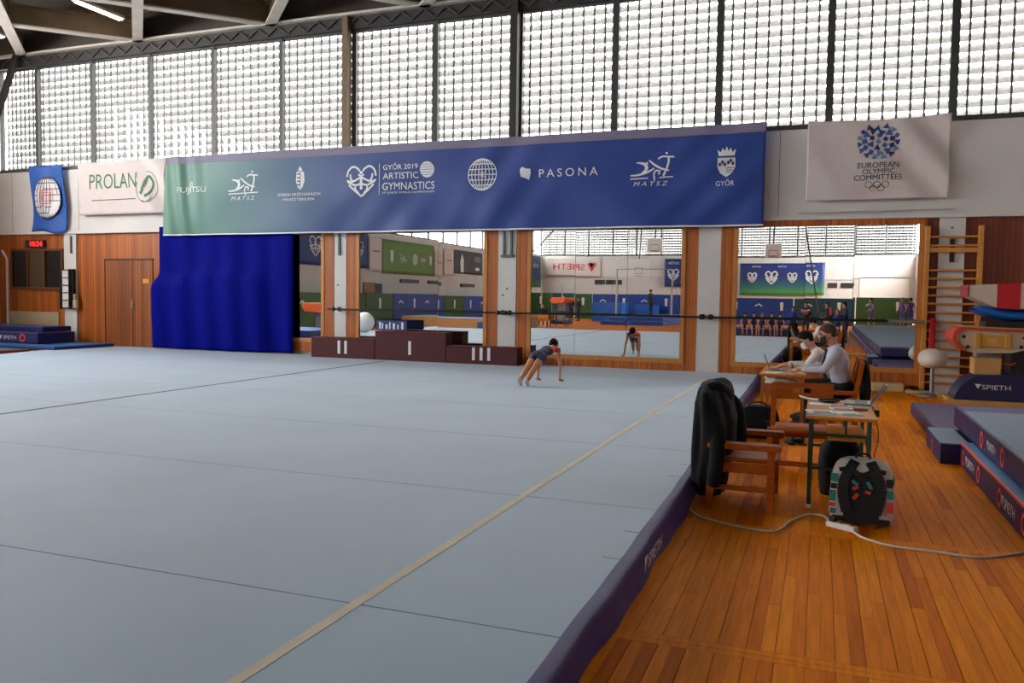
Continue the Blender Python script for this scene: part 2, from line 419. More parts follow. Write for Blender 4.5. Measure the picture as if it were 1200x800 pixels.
# serving window at the far left
win0 = thing('window_0', 'dark three-part interior window set in wood cladding', 'window', (-21.95, YF - .02, 0), kind='structure')
g = G().box(-1.06, 1.06, -.05, .01, 2.93, 2.99).box(-1.06, 1.06, -.06, .01, 1.78, 1.86).box(-1.06, -1.0, -.05, .01, 1.86, 2.93).box(1.0, 1.06, -.05, .01, 1.86, 2.93)
for x in (-.36, .32): g.box(x - .03, x + .03, -.05, .01, 1.86, 2.93)
g.build('window_frame', mat('brown_frame', (96, 52, 20), 0.5), win0)
dkg = mat('dark_glass', (20, 18, 17), 0.08)
for i, (a, b) in enumerate(((-1, -.39), (-.33, .29), (.35, 1.0))):
    G().box(a, b, -.012, .005, 1.86, 2.93).build('pane', dkg if i != 1 else mat('dim_glass', (78, 62, 44), 0.1), win0)
G().box(-1.2, .9, -.04, -.005, .55, 1.12).build('beige_panel', mat('beige_panel', (178, 160, 128), 0.7, var=.05), wall_front, loc=(-22.0, YF, 0))
# trunking pipe at the far left
g = G().tube([(-23.15, YF - .06, .6), (-23.15, YF - .06, 2.7), (-23.35, YF - .06, 2.95)], .035, n=8); g.build('pipe', MATS['white_paint'], wall_front)

# ---- front windows, bay by bay
mull = [XL, -22.0, -19.84, -17.71, -15.52, -13.33, -11.15, -8.89, -6.72, -4.45, -2.18, .03, 2.28, 4.5, XR]
lou = G().add(*(lambda pr: ([(-.5, y, z) for y, z in pr] + [(.5, y, z) for y, z in pr], [(i, i + 1, len(pr) + i + 1, len(pr) + i) for i in range(len(pr) - 1)]))(
    [(.05, .09), (.02, .065), (-.02, 0), (-.03, -.055), (-.02, -.088)]), True).mesh('louvre_slat', MATS['louvre_front'])
barm = G().box(-.02, .02, -.012, .012, 0, WTOP - SILL).mesh('grille_bar', MATS['bar_steel'])
for i in range(len(mull) - 1):
    a, b = mull[i], mull[i + 1]; cx = (a + b) / 2; wd = b - a
    g = G().box(-wd / 2, wd / 2, 0, .1, 0, .05).box(-wd / 2, wd / 2, 0, .1, WTOP - SILL - .05, WTOP - SILL)
    t = .05 if i < 6 else .075
    g.box(-wd / 2, -wd / 2 + t, -.03, .12, 0, WTOP - SILL).box(wd / 2 - t, wd / 2, -.03, .12, 0, WTOP - SILL)
    wn = g.build('window_%d' % (i + 1), MATS['mullion'], loc=(cx, YF + .1, SILL), kind='structure')
    G().box(-wd / 2 + t, wd / 2 - t, .05, .056, .05, WTOP - SILL - .05).build('pane', MATS['front_glass'], wn)
    n = 14
    for k in range(n):
        o = bpy.data.objects.new('louvre_slat', lou); C.objects.link(o); o.parent = wn
        o.location = (0, .24, .11 + k * (WTOP - SILL - .02) / n); o.scale = (wd, 1, 1)
    for k in range(1, 9):
        o = bpy.data.objects.new('grille_bar', barm); C.objects.link(o); o.parent = wn
        o.location = (-wd / 2 + wd * k / 9, .02, 0)
G().box(XL, XR, YF - .02, YF + .3, SILL - .08, SILL).build('trim_1', MATS['sill_steel'], kind='structure')
# dark steel columns in front of the glazing
for x in (-11.27, -6.78):
    G().box(-.08, .08, -.1, .1, SILL, 8.72).build('steel_column', MATS['brown_steel'] if x < -10 else MATS['dark_steel'], wall_front, loc=(x, YF - .05, 0))
# edge beam with the pale flange
eb = G().box(XL, XR, YF - .02, YF + .3, WTOP, WTOP + .3).build('trim_2', MATS['dark_steel'], kind='structure')
G().box(XL, XR, YF - .18, YF + .3, WTOP + .3, WTOP + .36).build('flange', MATS['pale_steel'], eb)
k = 0
x = XL + .3
g = G()
while x < XR - .2:
    g.beam((x, YF - .05, WTOP + .05), (x + .3, YF - .05, WTOP + .26), .03, .03); g.beam((x + .3, YF - .05, WTOP + .26), (x + .6, YF - .05, WTOP + .05), .03, .03); x += .6
g.build('lattice', mat('dull_steel', (70, 64, 60), 0.5), eb)

# ---- the other three walls
def side_wall(name, label, p0, p1, mats, slats, solid=None, panes=None):
    """wall from p0 to p1 with a band of glazing between SILL and WTOP"""
    p0, p1 = Vector(p0), Vector(p1); L_ = (p1 - p0).length; d = (p1 - p0).normalized(); ang = math.atan2(d.y, d.x)
    wl = G().box(0, L_, 0, .3, 0, SILL).build(name, mats, loc=(p0.x, p0.y, 0), rot=(0, 0, ang), kind='structure')
    tag(wl, label)
    G().box(0, L_, -.03, .3, WTOP, WTOP + .36).build('edge_beam', MATS['dark_steel'], wl)
    G().box(0, L_, -.03, .3, SILL - .05, SILL + .03).build('sill', MATS['sill_steel'], wl)
    G().box(0, L_, -.06, 0, 3.5, SILL - .05).build('upper_wall_band', MATS['white_paint'], wl)
    n = int(round(L_ / 2.22)); s_ = L_ / n
    for k in range(n):
        w_ = G().box(k * s_ - .05, k * s_ + .05, -.02, .1, SILL, WTOP).build('window_mullion', MATS['mullion'], wl)
    if solid: G().box(solid[0], solid[1], .0, .3, SILL, WTOP).build('blind_wall', MATS['plaster'], wl)
    for a_, b_, gm_ in panes or ((0, L_, 'tinted_glass' if slats else 'window_glass'),): G().box(a_, b_, .08, .086, SILL, WTOP).build('pane', MATS[gm_], wl)
    if slats:
        g = G(); z = SILL + .2
        while z < WTOP: g.box(0, L_, .12, .14, z - .018, z + .018); z += .22
        x = 0
        while x < L_: g.box(x - .012, x + .012, .1, .13, SILL, WTOP); x += .245
        g.build('grille', MATS['bar_steel'], wl, kind='stuff')
        z = SILL + .09; g = G()
        while z < WTOP: g.box(0, L_, .2, .21, z - .07, z + .07); z += .22
        g.build('louvre_slats', MATS['louvre_white'], wl, kind='stuff')
    return wl
wall_back = side_wall('wall_back', 'far end wall of the hall with gridded windows', (XR, YB, 0), (XL, YB, 0), MATS['plaster'], True)
wall_left = side_wall('wall_left', 'side wall with bright windows and hanging banners', (XL, YB, 0), (XL, YF, 0), MATS['plaster'], False, (48, YF - YB), ((0, 39, 'dimming_glass'), (39, 48, 'side_glass')))  # closed end and pane tints are added out of view to shape the daylight
wall_right = side_wall('wall_right', 'side wall with bright windows beside the tumbling track', (XR, YF, 0), (XR, YB, 0), MATS['plaster'], False, (0, 44))

# ---- roof: deck and a diagonal grid of steel beams
ceiling = G().box(XL - .3, XR + .3, YB - .3, YF + .4, 9.75, 9.95).build('ceiling', MATS['roof_deck'], kind='structure')
tag(ceiling, 'dark roof deck carried by a diagonal grid of steel beams')
G().box(XL - .3, XR + .3, YF + .02, YF + .38, WTOP + .36, 9.75).box(XL - .3, XR + .3, YB - .38, YB - .02, WTOP + .36, 9.75).box(XL - .38, XL - .02, YB, YF, WTOP + .36, 9.75).box(XR + .02, XR + .38, YB, YF, WTOP + .36, 9.75).build('roof_upstand', MATS['roof_deck'], ceiling)
def clip(x, y, sx):
    """beam from (x, y=18) going back along (sx, -1); returns the part inside the hall"""
    t0, t1 = 0.0, YF - YB
    if sx > 0: t0 = max(t0, XL - x); t1 = min(t1, XR - x)
    else: t0 = max(t0, x - XR); t1 = min(t1, x - XL)
    return t0, t1
for sx in (1, -1):
    x = -22.41 - 4.41 * 12
    while x < 70:
        t0, t1 = clip(x, YF, sx)
        if t1 - t0 > 1.5:
            p = Vector((x + sx * t0, YF - t0 - .03, 0)); q = Vector((x + sx * t1, YF - t1, 0))
            L_ = (q - p).length; ang = math.atan2(q.y - p.y, q.x - p.x); dz = 0.0 if sx > 0 else 0.02
            b = G().box(0, L_, -.02, .02, .05, .52).build('roof_beam', MATS['brown_steel'], ceiling, loc=(p.x, p.y, 8.66 + dz), rot=(0, 0, ang))
            G().box(0, L_, -.13, .13, 0, .045).build('bottom_flange', MATS['pale_steel'], b)  # paler colour paints the light caught on the lower flange
            G().box(0, L_, -.13, .13, .52, .56).build('top_flange', MATS['brown_steel'], b)
        x += 4.41
# purlins under the deck
for y in range(int(YB), int(YF), 3):
    G().box(XL, XR, y + .9, y + 1.0, 9.4, 9.75).build('purlin', MATS['brown_steel'], ceiling)
# corner braces of the front wall
g = G().beam((-22.42, YF - .2, 8.66), (XL + .05, YF - .2, 6.5), .14, .14); g.build('corner_brace', MATS['dark_steel'], wall_front)
# fluorescent battens
tube_m = mat('lamp_tube', (255, 244, 224), 0.4, emit=14.0)
lamp_pos = [(-17.5, 16.3), (-17.5, 14.55), (-21.97, 16.4)]
for i, (x, y) in enumerate(lamp_pos):
    lp = thing('tube_lamp', ('lit fluorescent tube lamp hung under the roof nearest the front windows', 'lit fluorescent tube lamp at the very top edge of the picture', 'lit fluorescent tube lamp in the left corner of the roof')[i], 'lamp', (x, y, 8.9), group='roof tube lamps')
    bt_ = G().box(-.1, .1, -.75, .75, .02, .09).build('batten', MATS['pale_steel'], lp)
    for s_ in (-.045, .045): G().cyl((s_, -.7, 0), (s_, .7, 0), .02, n=8).build('tube', tube_m, bt_)
    for yy in (-.5, .5): G().cyl((0, yy, .09), (0, yy, .85), .01, n=6).build('rod', MATS['dark_steel'], lp)

# ---- mirrors on the front wall, each a wooden frame around panes
def wall_mirror(x0, x1, z0, z1, panes, label, fl=.35, fr=.35, ft=.12, fb=.35, tilt=(), bead=.09):
    """x0..x1, z0..z1 is the visible glass; the frame reaches outward"""
    t = thing('wall_mirror', label, 'mirror', ((x0 + x1) / 2, YF - .02, 0), group=None)
    cx = (x0 + x1) / 2; a, b = x0 - cx, x1 - cx
    for u, v in ((a - fl, a - bead), (b + bead, b + fr)):
        if v - u > .03: G().box(u, v, -.03, .02, max(.05, z0 - fb), z1 + ft).build('frame_stile', MATS['wood_frame'], t)
    for u, v in ((a - bead, a), (b, b + bead)): G().box(u, v, -.05, .02, z0, z1).build('bead', MATS['wood_bead'], t)
    G().box(a - bead, b + bead, -.05, .02, z0 - .1, z0).build('bottom_rail', MATS['wood_bead'], t)
    G().box(a - bead, b + bead, -.03, .02, max(.05, z0 - fb), z0 - .1).build('bottom_board', MATS['wood_frame'], t)
    if ft: G().box(a - bead, b + bead, -.05, .02, z1, z1 + ft).build('top_rail', MATS['wood_frame'], t)
    ps = [a] + [p - cx for p in panes] + [b]
    for i in range(len(ps) - 1):
        rx, rz = tilt[i] if i < len(tilt) else (0, 0)
        mx_, mz = (ps[i] + ps[i + 1]) / 2, (z0 + z1) / 2; hw, hz = (ps[i + 1] - ps[i]) / 2 - .004, (z1 - z0) / 2
        G().box(-hw, hw, -.004, .004, -hz, hz).build('mirror_pane', MATS['mirror_glass'], t, loc=(mx_, -.012, mz), rot=(math.radians(rx), 0, math.radians(rz)))
    return t
wall_mirror(-15.9, -12.0, .62, 3.3, [-14.6, -13.3], 'wall mirror half hidden behind the blue curtain', .35, .36)
wall_mirror(-10.88, -7.5, .46, 3.3, [-8.7], 'framed wall mirror above the red winners podium', .36, .36, tilt=((.03, 0), (-.05, .03)))
wall_mirror(-6.31, -2.86, .46, 3.3, [-5.25, -4.05], 'framed wall mirror reflecting the gymnast on his hands', .35, .35, tilt=((.1, 0), (.07, 0), (.08, .05)))
wall_mirror(-1.68, 1.77, .45, 3.3, [-.33, .6], 'framed wall mirror behind the two seated men', .35, .15, ft=.14, tilt=((-.03, 0), (.0, .02), (.06, .0)))
# ballet barre across the mirrors
br = thing('ballet_barre', 'thin black ballet barre running across the wall mirrors', 'barre', (0, YF - .34, 0))
G().cyl((-11.62, 0, 1.39), (1.9, 0, 1.385), .023, n=10).build('rail', MATS['black'], br)
for x in (-11.45, -7.0, -6.82, -2.38, -2.2):
    g = G().cyl((x, 0, 1.39), (x, .28, 1.39), .02, n=8).cyl((x, .255, 1.39), (x, .28, 1.39), .06, n=12).sph((x, 0, 1.39), .055, 10, 6); g.build('bracket', MATS['black'], br)
G().cyl((1.25, 0, 1.385), (1.9, 0, 1.385), .035, n=10).build('end_sleeve', MATS['alu'], br)
# ================================================================== FLOOR EXERCISE MAT
MZ = 0.2
carpet = mat('mat_carpet', (152, 174, 194), 0.7, spec=0.35, var=0.07, vs=0.7, bump=0.12, bs=160, sheen=0.25)
purple = mat('skirt_purple', (52, 40, 108), 0.55, var=0.15, vs=3, bump=0.3, bs=6)
navy = mat('mat_navy', (26, 30, 78), 0.5, var=0.1, vs=3)
fx = thing('floor_exercise_mat', 'huge pale blue floor exercise mat with a purple skirt', 'mat', (0, 0, 0))
seams = [-1.95, 1.07, 3.53, 5.99, 8.48, 10.94, 13.4, 15.86, 18.02]
def ml(y): return -18.35 if y < 13.8 else -18.35 - (y - 13.8) * 0.34      # ragged left edge
def mr(y): return -1.035 - 0.0095 * (y - 3.0)                              # right edge, not quite square
gap = 0.012
for i in range(len(seams) - 1):
    a, b = seams[i] + gap / 2, seams[i + 1] - gap / 2
    g = G().prism([(ml(a), a), (mr(a), a), (mr(b), b), (ml(b), b)], 0.004, MZ, 'z')
    g.build('carpet_strip', carpet, fx, bevel=.006, seg=2)
# short cuts near the skirt where the strips are taped
for y in (2.3, 4.75, 5.35, 7.2, 7.75):
    G().box(mr(y) - .13, mr(y), y - .003, y + .003, MZ, MZ + .0015).build('tape_end', mat('seam_dark', (84, 100, 116), 0.8), fx)
g = G().prism([(-2.197, -1.9), (-2.137, -1.9), (-2.05, 16.8), (-2.115, 16.8)], MZ, MZ + .002, 'z'); g.build('boundary_line', mat('line_cream', (214, 204, 184), 0.8, var=.06, vs=4), fx)
g = G().prism([(-9.53, -1.9), (-9.49, -1.9), (-9.605, 17.1), (-9.65, 17.1)], MZ, MZ + .003, 'z'); g.build('seam_strip', mat('line_black', (34, 38, 40), 0.8), fx)
# skirt: a cloth that rolls over the edge and hangs to the floor, a little uneven
def skirt(u, v):
    y = -1.95 + u * (18.0 + 1.95); e = mr(y)
    wob = .006 * math.sin(y * 3.1) + .004 * math.sin(y * 7.7 + 1) + .006 * math.sin(y * 1.3)
    prof = [(-.02, .003), (0.01, .006), (.052, .002), (.066, -.02), (.07, -.07), (.076, -.13), (.088 + wob, -.194)]
    k = v * (len(prof) - 1); i = min(int(k), len(prof) - 2); t = k - i
    dx = prof[i][0] * (1 - t) + prof[i + 1][0] * t; dz = prof[i][1] * (1 - t) + prof[i + 1][1] * t
    return (e + dx + (wob if v > .3 else wob * .6), y, MZ + dz)
sk = G().grid(skirt, 160, 12).build('skirt', purple, fx)
g = G().text('SPIETH', .0, 0, .46, .09)
o = g.build('lettering', MATS['print_white'], fx, loc=(mr(5.3) + .094, 5.3, .112), rot=(math.radians(3), 0, PI / 2))
G().flat([(-.36, .055), (-.27, .055), (-.315, -.055)]).build('brand_mark', MATS['print_white'], fx, loc=(mr(5.3) + .094, 5.3, .112), rot=(math.radians(3), 0, PI / 2))
# ================================================================== BANNERS
def banner(name, label, x0, x1, z0, z1, y, wr, material, nx=60, nz=24, shape=None, cat='banner'):
    """cloth hung flat against the wall; wr(x,z) is its fold depth; returns thing and a function that lays prints on it"""
    t = thing(name, label, cat, ((x0 + x1) / 2, y, z0))
    cx = (x0 + x1) / 2
    def P(u, v):
        x = x0 + (x1 - x0) * u; z = z0 + (z1 - z0) * v
        if shape: x, z = shape(x, z, u, v)
        return (x - cx, wr(x, z), z - z0)
    ob = G().grid(P, nx, nz).build('cloth', material, t)
    sd = ob.modifiers.new('thick', 'SOLIDIFY'); sd.thickness = .004; sd.offset = 1
    def lay(g, nm, mt):
        g2 = G(); g2.f = g.f; g2.mi = g.mi; g2.sm = g.sm
        g2.v = [(v[0] - cx, wr(v[0], v[2]) - .012, v[2] - z0) for v in g.v]
        return g2.build(nm, mt, t)
    return t, lay
def grad_mat(name, stops, axis, lo, hi, rough=0.55):
    m = bpy.data.materials.new(name); MATS[name] = m; m.use_nodes = True
    nt = m.node_tree; N = nt.nodes; L = nt.links; b = N['Principled BSDF']
    tc = N.new('ShaderNodeTexCoord'); sp = N.new('ShaderNodeSeparateXYZ'); L.new(tc.outputs['Object'], sp.inputs[0])
    mr_ = N.new('ShaderNodeMapRange'); mr_.inputs[1].default_value = lo; mr_.inputs[2].default_value = hi; L.new(sp.outputs[axis], mr_.inputs[0])
    r = N.new('ShaderNodeValToRGB'); e = r.color_ramp.elements
    e[0].position, e[0].color = stops[0][0], (*lin(stops[0][1]), 1); e[1].position, e[1].color = stops[-1][0], (*lin(stops[-1][1]), 1)
    for p, c in stops[1:-1]: q = e.new(p); q.color = (*lin(c), 1)
    L.new(mr_.outputs[0], r.inputs[0]); L.new(r.outputs[0], b.inputs['Base Color']); b.inputs['Roughness'].default_value = rough
    return m
def globe(g, cx, cz, rx, rz, wd, nm=4, npar=6):
    g.stroke(arc(cx, cz, rx, 0, 352, 44, rz), wd, closed=True)
    for k in range(1, nm): 
        q = rx * (k / nm); g.stroke(arc(cx, cz, q, 0, 350, 35, rz), wd, closed=True)
    g.stroke([(cx, cz - rz), (cx, cz + rz)], wd)
    for k in range(1, npar):
        zz = -rz + 2 * rz * k / npar; h = rx * math.sqrt(max(0, 1 - (zz / rz) ** 2))
        g.stroke([(cx - h, cz + zz), (cx, cz + zz * 1.03), (cx + h, cz + zz)], wd)
def matsz(g, cx, cz, w_, h):
    def U(l): return [(cx - w_ / 2 + u * w_, cz - h / 2 + v * h) for u, v in l]
    k = w_ * .035
    g.stroke(U([(.01, .235), (.98, .265)]), k * .8)
    g.stroke([tuple(p) for p in smooth_path(U([(.14, .714), (.3, .68), (.375, .58), (.35, .47), (.27, .42)]))], [k * (.5 + 1.6 * math.sin(PI * i / 24)) for i in range(25)])
    g.stroke([tuple(p) for p in smooth_path(U([(.01, .335), (.2, .35), (.41, .43), (.556, .53)]))], [k * (.8 + .5 * math.sin(PI * i / 18)) for i in range(19)])
    g.stroke([tuple(p) for p in smooth_path(U([(.43, .776), (.55, .64), (.72, .51), (.89, .45)]))], [k * (.7 + .6 * math.sin(PI * i / 18)) for i in range(19)])
    g.stroke([tuple(p) for p in smooth_path(U([(.635, .8), (.73, .86), (.86, .85), (1, .835)]))], k)
    g.stroke([tuple(p) for p in smooth_path(U([(.87, .85), (.875, .7), (.83, .5), (.76, .3)]))], k * 1.3)
    g.stroke([tuple(p) for p in smooth_path(U([(.57, .17), (.55, .36), (.6, .46), (.7, .43)]))], k)
    for u, v in ((.385, .69), (.825, .955), (.665, .375)): p = U([(u, v)])[0]; g.disc(p[0], p[1], k * .75)
    g.text('MATSZ', cx - w_ * .02, cz - h / 2 + h * .08, w_ * .78, h * .13, .25, 1.5)
def heart(g, cx, cz, w_, h, k=None):
    k = k or w_ * .055
    def U(l): return [(cx + u * w_, cz + v * h) for u, v in l]
    for s in (-1, 1):
        for l in ([(-.47 * s, .14), (-.42 * s, .34), (-.27 * s, .46), (-.1 * s, .38), (-.06 * s, .3)], [(-.47 * s, .02), (-.3 * s, -.03), (-.1 * s, .06), (0, .12)],
                  [(-.4 * s, -.12), (-.22 * s, -.3), (0, -.5)], [(-.36 * s, .22), (-.34 * s, .08), (-.26 * s, -.02)], [(-.44 * s, -.02), (-.2 * s, -.14), (-.03 * s, -.1)], [(-.2 * s, -.18), (-.17 * s, -.3), (-.08 * s, -.4)]):
            g.stroke([tuple(p) for p in smooth_path(U(l))], k)
    g.stroke(U([(0, .12), (0, -.28)]), k * 1.5); p = U([(0, .26)])[0]; g.disc(p[0], p[1], k * .9)
    g.stroke(U([(-.09, .2), (0, .14), (.09, .2)]), k)

# --- the long gradient banner
def wr_big(x, z):
    f = (z - 3.3) / 2.1
    return (.05 * math.sin(x * 11 + 3 * f) * max(0, 1 - abs(x + 16.3) / .9) + .03 * math.sin(x * 2.2 + f * 5) * (1 - f) + .02 * math.sin((x * 1.4 - z * 2.6)) + .03 * math.sin(x * 5.1 - z * 4.0) * math.exp(-((x + 6.9) / 1.0) ** 2) + .022 * math.sin(x * 6 - z * 7) * math.exp(-((x + 2.2) / 1.4) ** 2) + .02 * math.sin(x * 5 - z * 5) * math.exp(-((x + 9.6) / 1.8) ** 2) * (1 - f))
gm = grad_mat('banner_gradient', [(0, (96, 142, 122)), (.09, (84, 130, 122)), (.22, (66, 104, 126)), (.34, (42, 72, 128)), (.55, (32, 62, 136)), (1, (30, 64, 144))], 0, -7.8, 7.8)
bn, lay = banner('sponsor_banner', 'long green to blue championship banner with white sponsor logos', -16.93, -1.165, 3.3, 5.42, YF - .28, wr_big, gm, 240, 32,
                 shape=lambda x, z, u, v: (x + (.13 * v if u < .001 else .13 * v * max(0, 1 - u * 20)), z))
g = G()
g.grid(lambda u, v: (-16.8 + u * 15.63, 0, 5.22 + .2 * v), 120, 2); lay(g, 'top_strip', mat('strip_mauve', (128, 122, 146), 0.7))  # mauve strip along the banner's upper edge
g = G(); g.grid(lambda u, v: (-16.92 + u * 15.75, 0, 3.3 + .035 * v), 120, 1); lay(g, 'bottom_hem', MATS['print_white'])
def part(nm, fn, mt='print_white'):
    g = G(); fn(g); return lay(g, nm, MATS[mt])
part('sponsor_name', lambda g: (g.text('FUJITSU', -15.91, 4.49, .94, .2), g.stroke(arc(-15.93, 4.66, .055, 20, 380, 14), .025)))
part('gymnast_logo', lambda g: matsz(g, -14.24, 4.56, .96, .76))
part('coat_of_arms', lambda g: (g.flat([(-12.6, 4.86), (-12.38, 4.86), (-12.36, 4.62), (-12.42, 4.46), (-12.49, 4.4), (-12.56, 4.46), (-12.62, 4.62)]), g.flat([(-12.56, 4.88), (-12.42, 4.88), (-12.46, 4.96), (-12.49, 5.0), (-12.52, 4.96)])))
part('ministry_name', lambda g: g.text('EMBERI ERŐFORRÁSOK', -12.5, 4.3, 1.29, .1))
part('ministry_name', lambda g: g.text('MINISZTÉRIUMA', -12.52, 4.17, .96, .09))
part('heart_logo', lambda g: heart(g, -10.68, 4.56, .87, .76))
part('divider', lambda g: g.stroke([(-10.18, 4.2), (-10.18, 4.96)], .014))
for _w in (('GYŐR 2019', -9.61, 4.88, .94, .16), ('ARTISTIC', -9.61, 4.65, .95, .15), ('GYMNASTICS', -9.4, 4.4, 1.38, .18), ('1ST JUNIOR WORLD CHAMPIONSHIPS', -9.4, 4.24, 1.37, .06)): part('event_title', lambda g: g.text(*_w))
part('globe_disc', lambda g: g.disc(-8.9, 4.77, .19))
part('globe_logo', lambda g: (globe(g, -7.47, 4.59, .345, .36, .022), g.text('FIG', -7.47, 4.59, .2, .14)))
part('sponsor_mark', lambda g: g.flat([(-6.53, 4.66), (-6.48, 4.72), (-6.38, 4.68), (-6.28, 4.67), (-6.27, 4.58), (-6.31, 4.42), (-6.38, 4.46), (-6.5, 4.5), (-6.52, 4.58)]))
part('sponsor_name', lambda g: g.text('PASONA', -5.39, 4.56, 1.37, .18, 0, 1.45))
part('gymnast_logo', lambda g: matsz(g, -3.51, 4.55, .96, .73))
part('city_crest', lambda g: (g.flat([(-2.12, 4.72), (-1.76, 4.72), (-1.76, 4.52), (-1.82, 4.4), (-1.94, 4.32), (-2.06, 4.4), (-2.12, 4.52)]), g.flat([(-2.1, 4.76), (-1.78, 4.76), (-1.75, 4.9), (-1.82, 4.83), (-1.86, 4.93), (-1.9, 4.85), (-1.94, 4.96), (-1.98, 4.85), (-2.02, 4.93), (-2.06, 4.83), (-2.13, 4.9)])))
part('city_name', lambda g: g.text('GYŐR', -1.96, 4.21, .38, .14))
g = G()
for k in range(3): g.stroke([(-1.95, 4.5 - .045 * k), (-1.89, 4.515 - .045 * k), (-1.84, 4.5 - .045 * k), (-1.79, 4.51 - .045 * k)], .016)
for x, z in ((-2.07, 4.58), (-2.02, 4.63), (-1.97, 4.58), (-1.9, 4.62), (-1.85, 4.66), (-1.81, 4.6)): g.disc(x, z, .03, .04, 6)
pn = mat('print_navy', (40, 60, 110), 0.6)
o = lay(g, 'crest_detail', pn); o.location.y -= .006
g = G()
g.stroke([(-12.49, 4.84), (-12.49, 4.44)], .02)
for k in range(4): g.stroke([(-12.585, 4.8 - .09 * k), (-12.485, 4.8 - .09 * k)], .03)
o = lay(g, 'shield_stripes', pn); o.location.y -= .006
g = G()
for v in range(5): g.stroke([(-9.06, 4.65 + .06 * v), (-8.74, 4.65 + .06 * v)], .01)
o = lay(g, 'globe_lines', pn); o.location.y -= .006
# --- white and blue flags
def wr_prolan(x, z): return .05 * math.sin((x + 17.0) * 6 + (z - 4) * 5) * max(0, (x + 18.8) / 2) + .015 * math.sin(x * 4 + z * 3)
b2, lay = banner('white_banner', 'white cloth banner with green lettering beside the blue flag', -20.06, -16.88, 3.93, 5.41, YF - .2, wr_prolan, mat('cloth_white', (212, 202, 198), 0.8, var=.03), 60, 20)
g = G(); g.text('PROLAN', -18.76, 4.86, 1.73, .42); lay(g, 'lettering', mat('print_green', (24, 112, 58), 0.6)); g = G()
g.stroke([tuple(p) for p in smooth_path([(-17.74, 4.46), (-17.55, 4.94), (-17.36, 4.78), (-17.42, 4.52), (-17.6, 4.4)])], .075)
lay(g, 'emblem', MATS['print_green'])
g = G(); g.stroke([(-19.55, 4.33), (-17.95, 4.35)], .02); g.stroke(arc(-17.54, 4.66, .34, -120, 100, 26, .42), .018); g.stroke(arc(-17.6, 4.62, .3, 150, 320, 20, .38), .018)
for k in range(4): g.stroke([(-17.82 + k * .045, 4.5), (-17.66 + k * .045, 4.86)], .012)
lay(g, 'fine_lines', mat('print_teal', (50, 66, 62), 0.6))
def wr_flag(x, z): return .05 * math.sin((x + 21) * 5.5 + (z - 4) * 1.5) * (.35 + .65 * (5.4 - z) / 1.9)
b3, lay = banner('blue_flag', 'narrow blue flag with a white globe emblem', -21.95, -20.62, 3.48, 5.4, YF - .2, wr_flag, mat('cloth_blue', (20, 84, 168), 0.6, var=.05), 30, 24,
                 shape=lambda x, z, u, v: (x + .06 * math.sin(v * 5), z + .06 * math.sin(u * 6) * (1 - v)))
g = G(); g.disc(-21.23, 4.45, .5, .6, 40); o = lay(g, 'globe_disc', MATS['print_white']); o.location.y -= .045
g = G(); globe(g, -21.23, 4.45, .5, .6, .022, 4, 7); g.flat([(-21.4, 5.0), (-21.06, 5.0), (-21.12, 5.06), (-21.34, 5.06)]); g.flat([(-21.4, 3.9), (-21.06, 3.9), (-21.12, 3.84), (-21.34, 3.84)])
o = lay(g, 'globe_lines', MATS['black']); o.location.y -= .05
g = G()
for k in (.09, .16, .22): g.stroke([(-21.23 - k, 4.45 - k), (-21.23 + k, 4.45 - k), (-21.23 + k, 4.45 + k), (-21.23 - k, 4.45 + k)], .03, closed=True)
o = lay(g, 'globe_center', mat('print_coral', (226, 96, 84), 0.6)); o.location.y -= .055
def wr_eoc(x, z): return .05 * math.sin((x - 2.3) * 7 + (5.4 - z) * (-6)) * max(0, (x - .9) / 1.3) + .012 * math.sin(x * 6 + z * 4)
b4, lay = banner('olympic_banner', 'white cloth banner with a blue flower emblem over the right mirror', -.36, 2.23, 3.79, 5.39, YF - .2, wr_eoc, MATS['cloth_white'], 80, 40,
                 shape=lambda x, z, u, v: (x, z - .05 * math.sin(PI * u) * v))
cols = [mat('print_blue_%d' % i, c, 0.6) for i, c in enumerate(((28, 46, 106), (52, 92, 158), (96, 134, 182), (34, 66, 132)))]
g = G(); r3 = random.Random(5)
for ring, (n, rr, sz) in enumerate(((1, 0, .07), (6, .13, .075), (11, .24, .085), (15, .325, .07))):
    for k in range(n):
        a = 2 * PI * k / n + ring * .4; s_ = 1 + .12 * abs(math.sin(a)); x = .96 + rr * 1.05 * math.cos(a) * s_; z = 4.92 + rr * .95 * math.sin(a) - (.05 if rr > .2 and abs(math.cos(a)) < .25 and math.sin(a) > 0 else 0)
        g.cur = r3.randrange(4); p = r3.random() * 2
        g.flat([(x + sz * math.cos(p + q * 2 * PI / 3), z + sz * math.sin(p + q * 2 * PI / 3)) for q in range(3)] if r3.random() < .6 else [(x + sz * .75 * math.cos(p + q * PI / 2), z + sz * .75 * math.sin(p + q * PI / 2)) for q in range(4)])
lay(g, 'flower_emblem', cols)
mat('print_ink', (40, 44, 66), 0.6)
for _w in (('EUROPEAN', .97, 4.46, .75, .11), ('OLYMPIC', .98, 4.34, .58, .1), ('COMMITTEES', .97, 4.22, .87, .11)): part('lettering', lambda g: g.text(*_w), 'print_ink')
rc = [mat('ring_%d' % i, c, 0.6) for i, c in enumerate(((90, 120, 170), (50, 50, 50), (190, 80, 70), (200, 160, 80), (80, 120, 90)))]
g = G()
for i, (x, z) in enumerate(((.81, 4.08), (.96, 4.08), (1.11, 4.08), (.885, 4.01), (1.035, 4.01))): g.cur = i; g.stroke(arc(x, z, .062, 0, 345, 23), .014, closed=True)
lay(g, 'rings', rc)
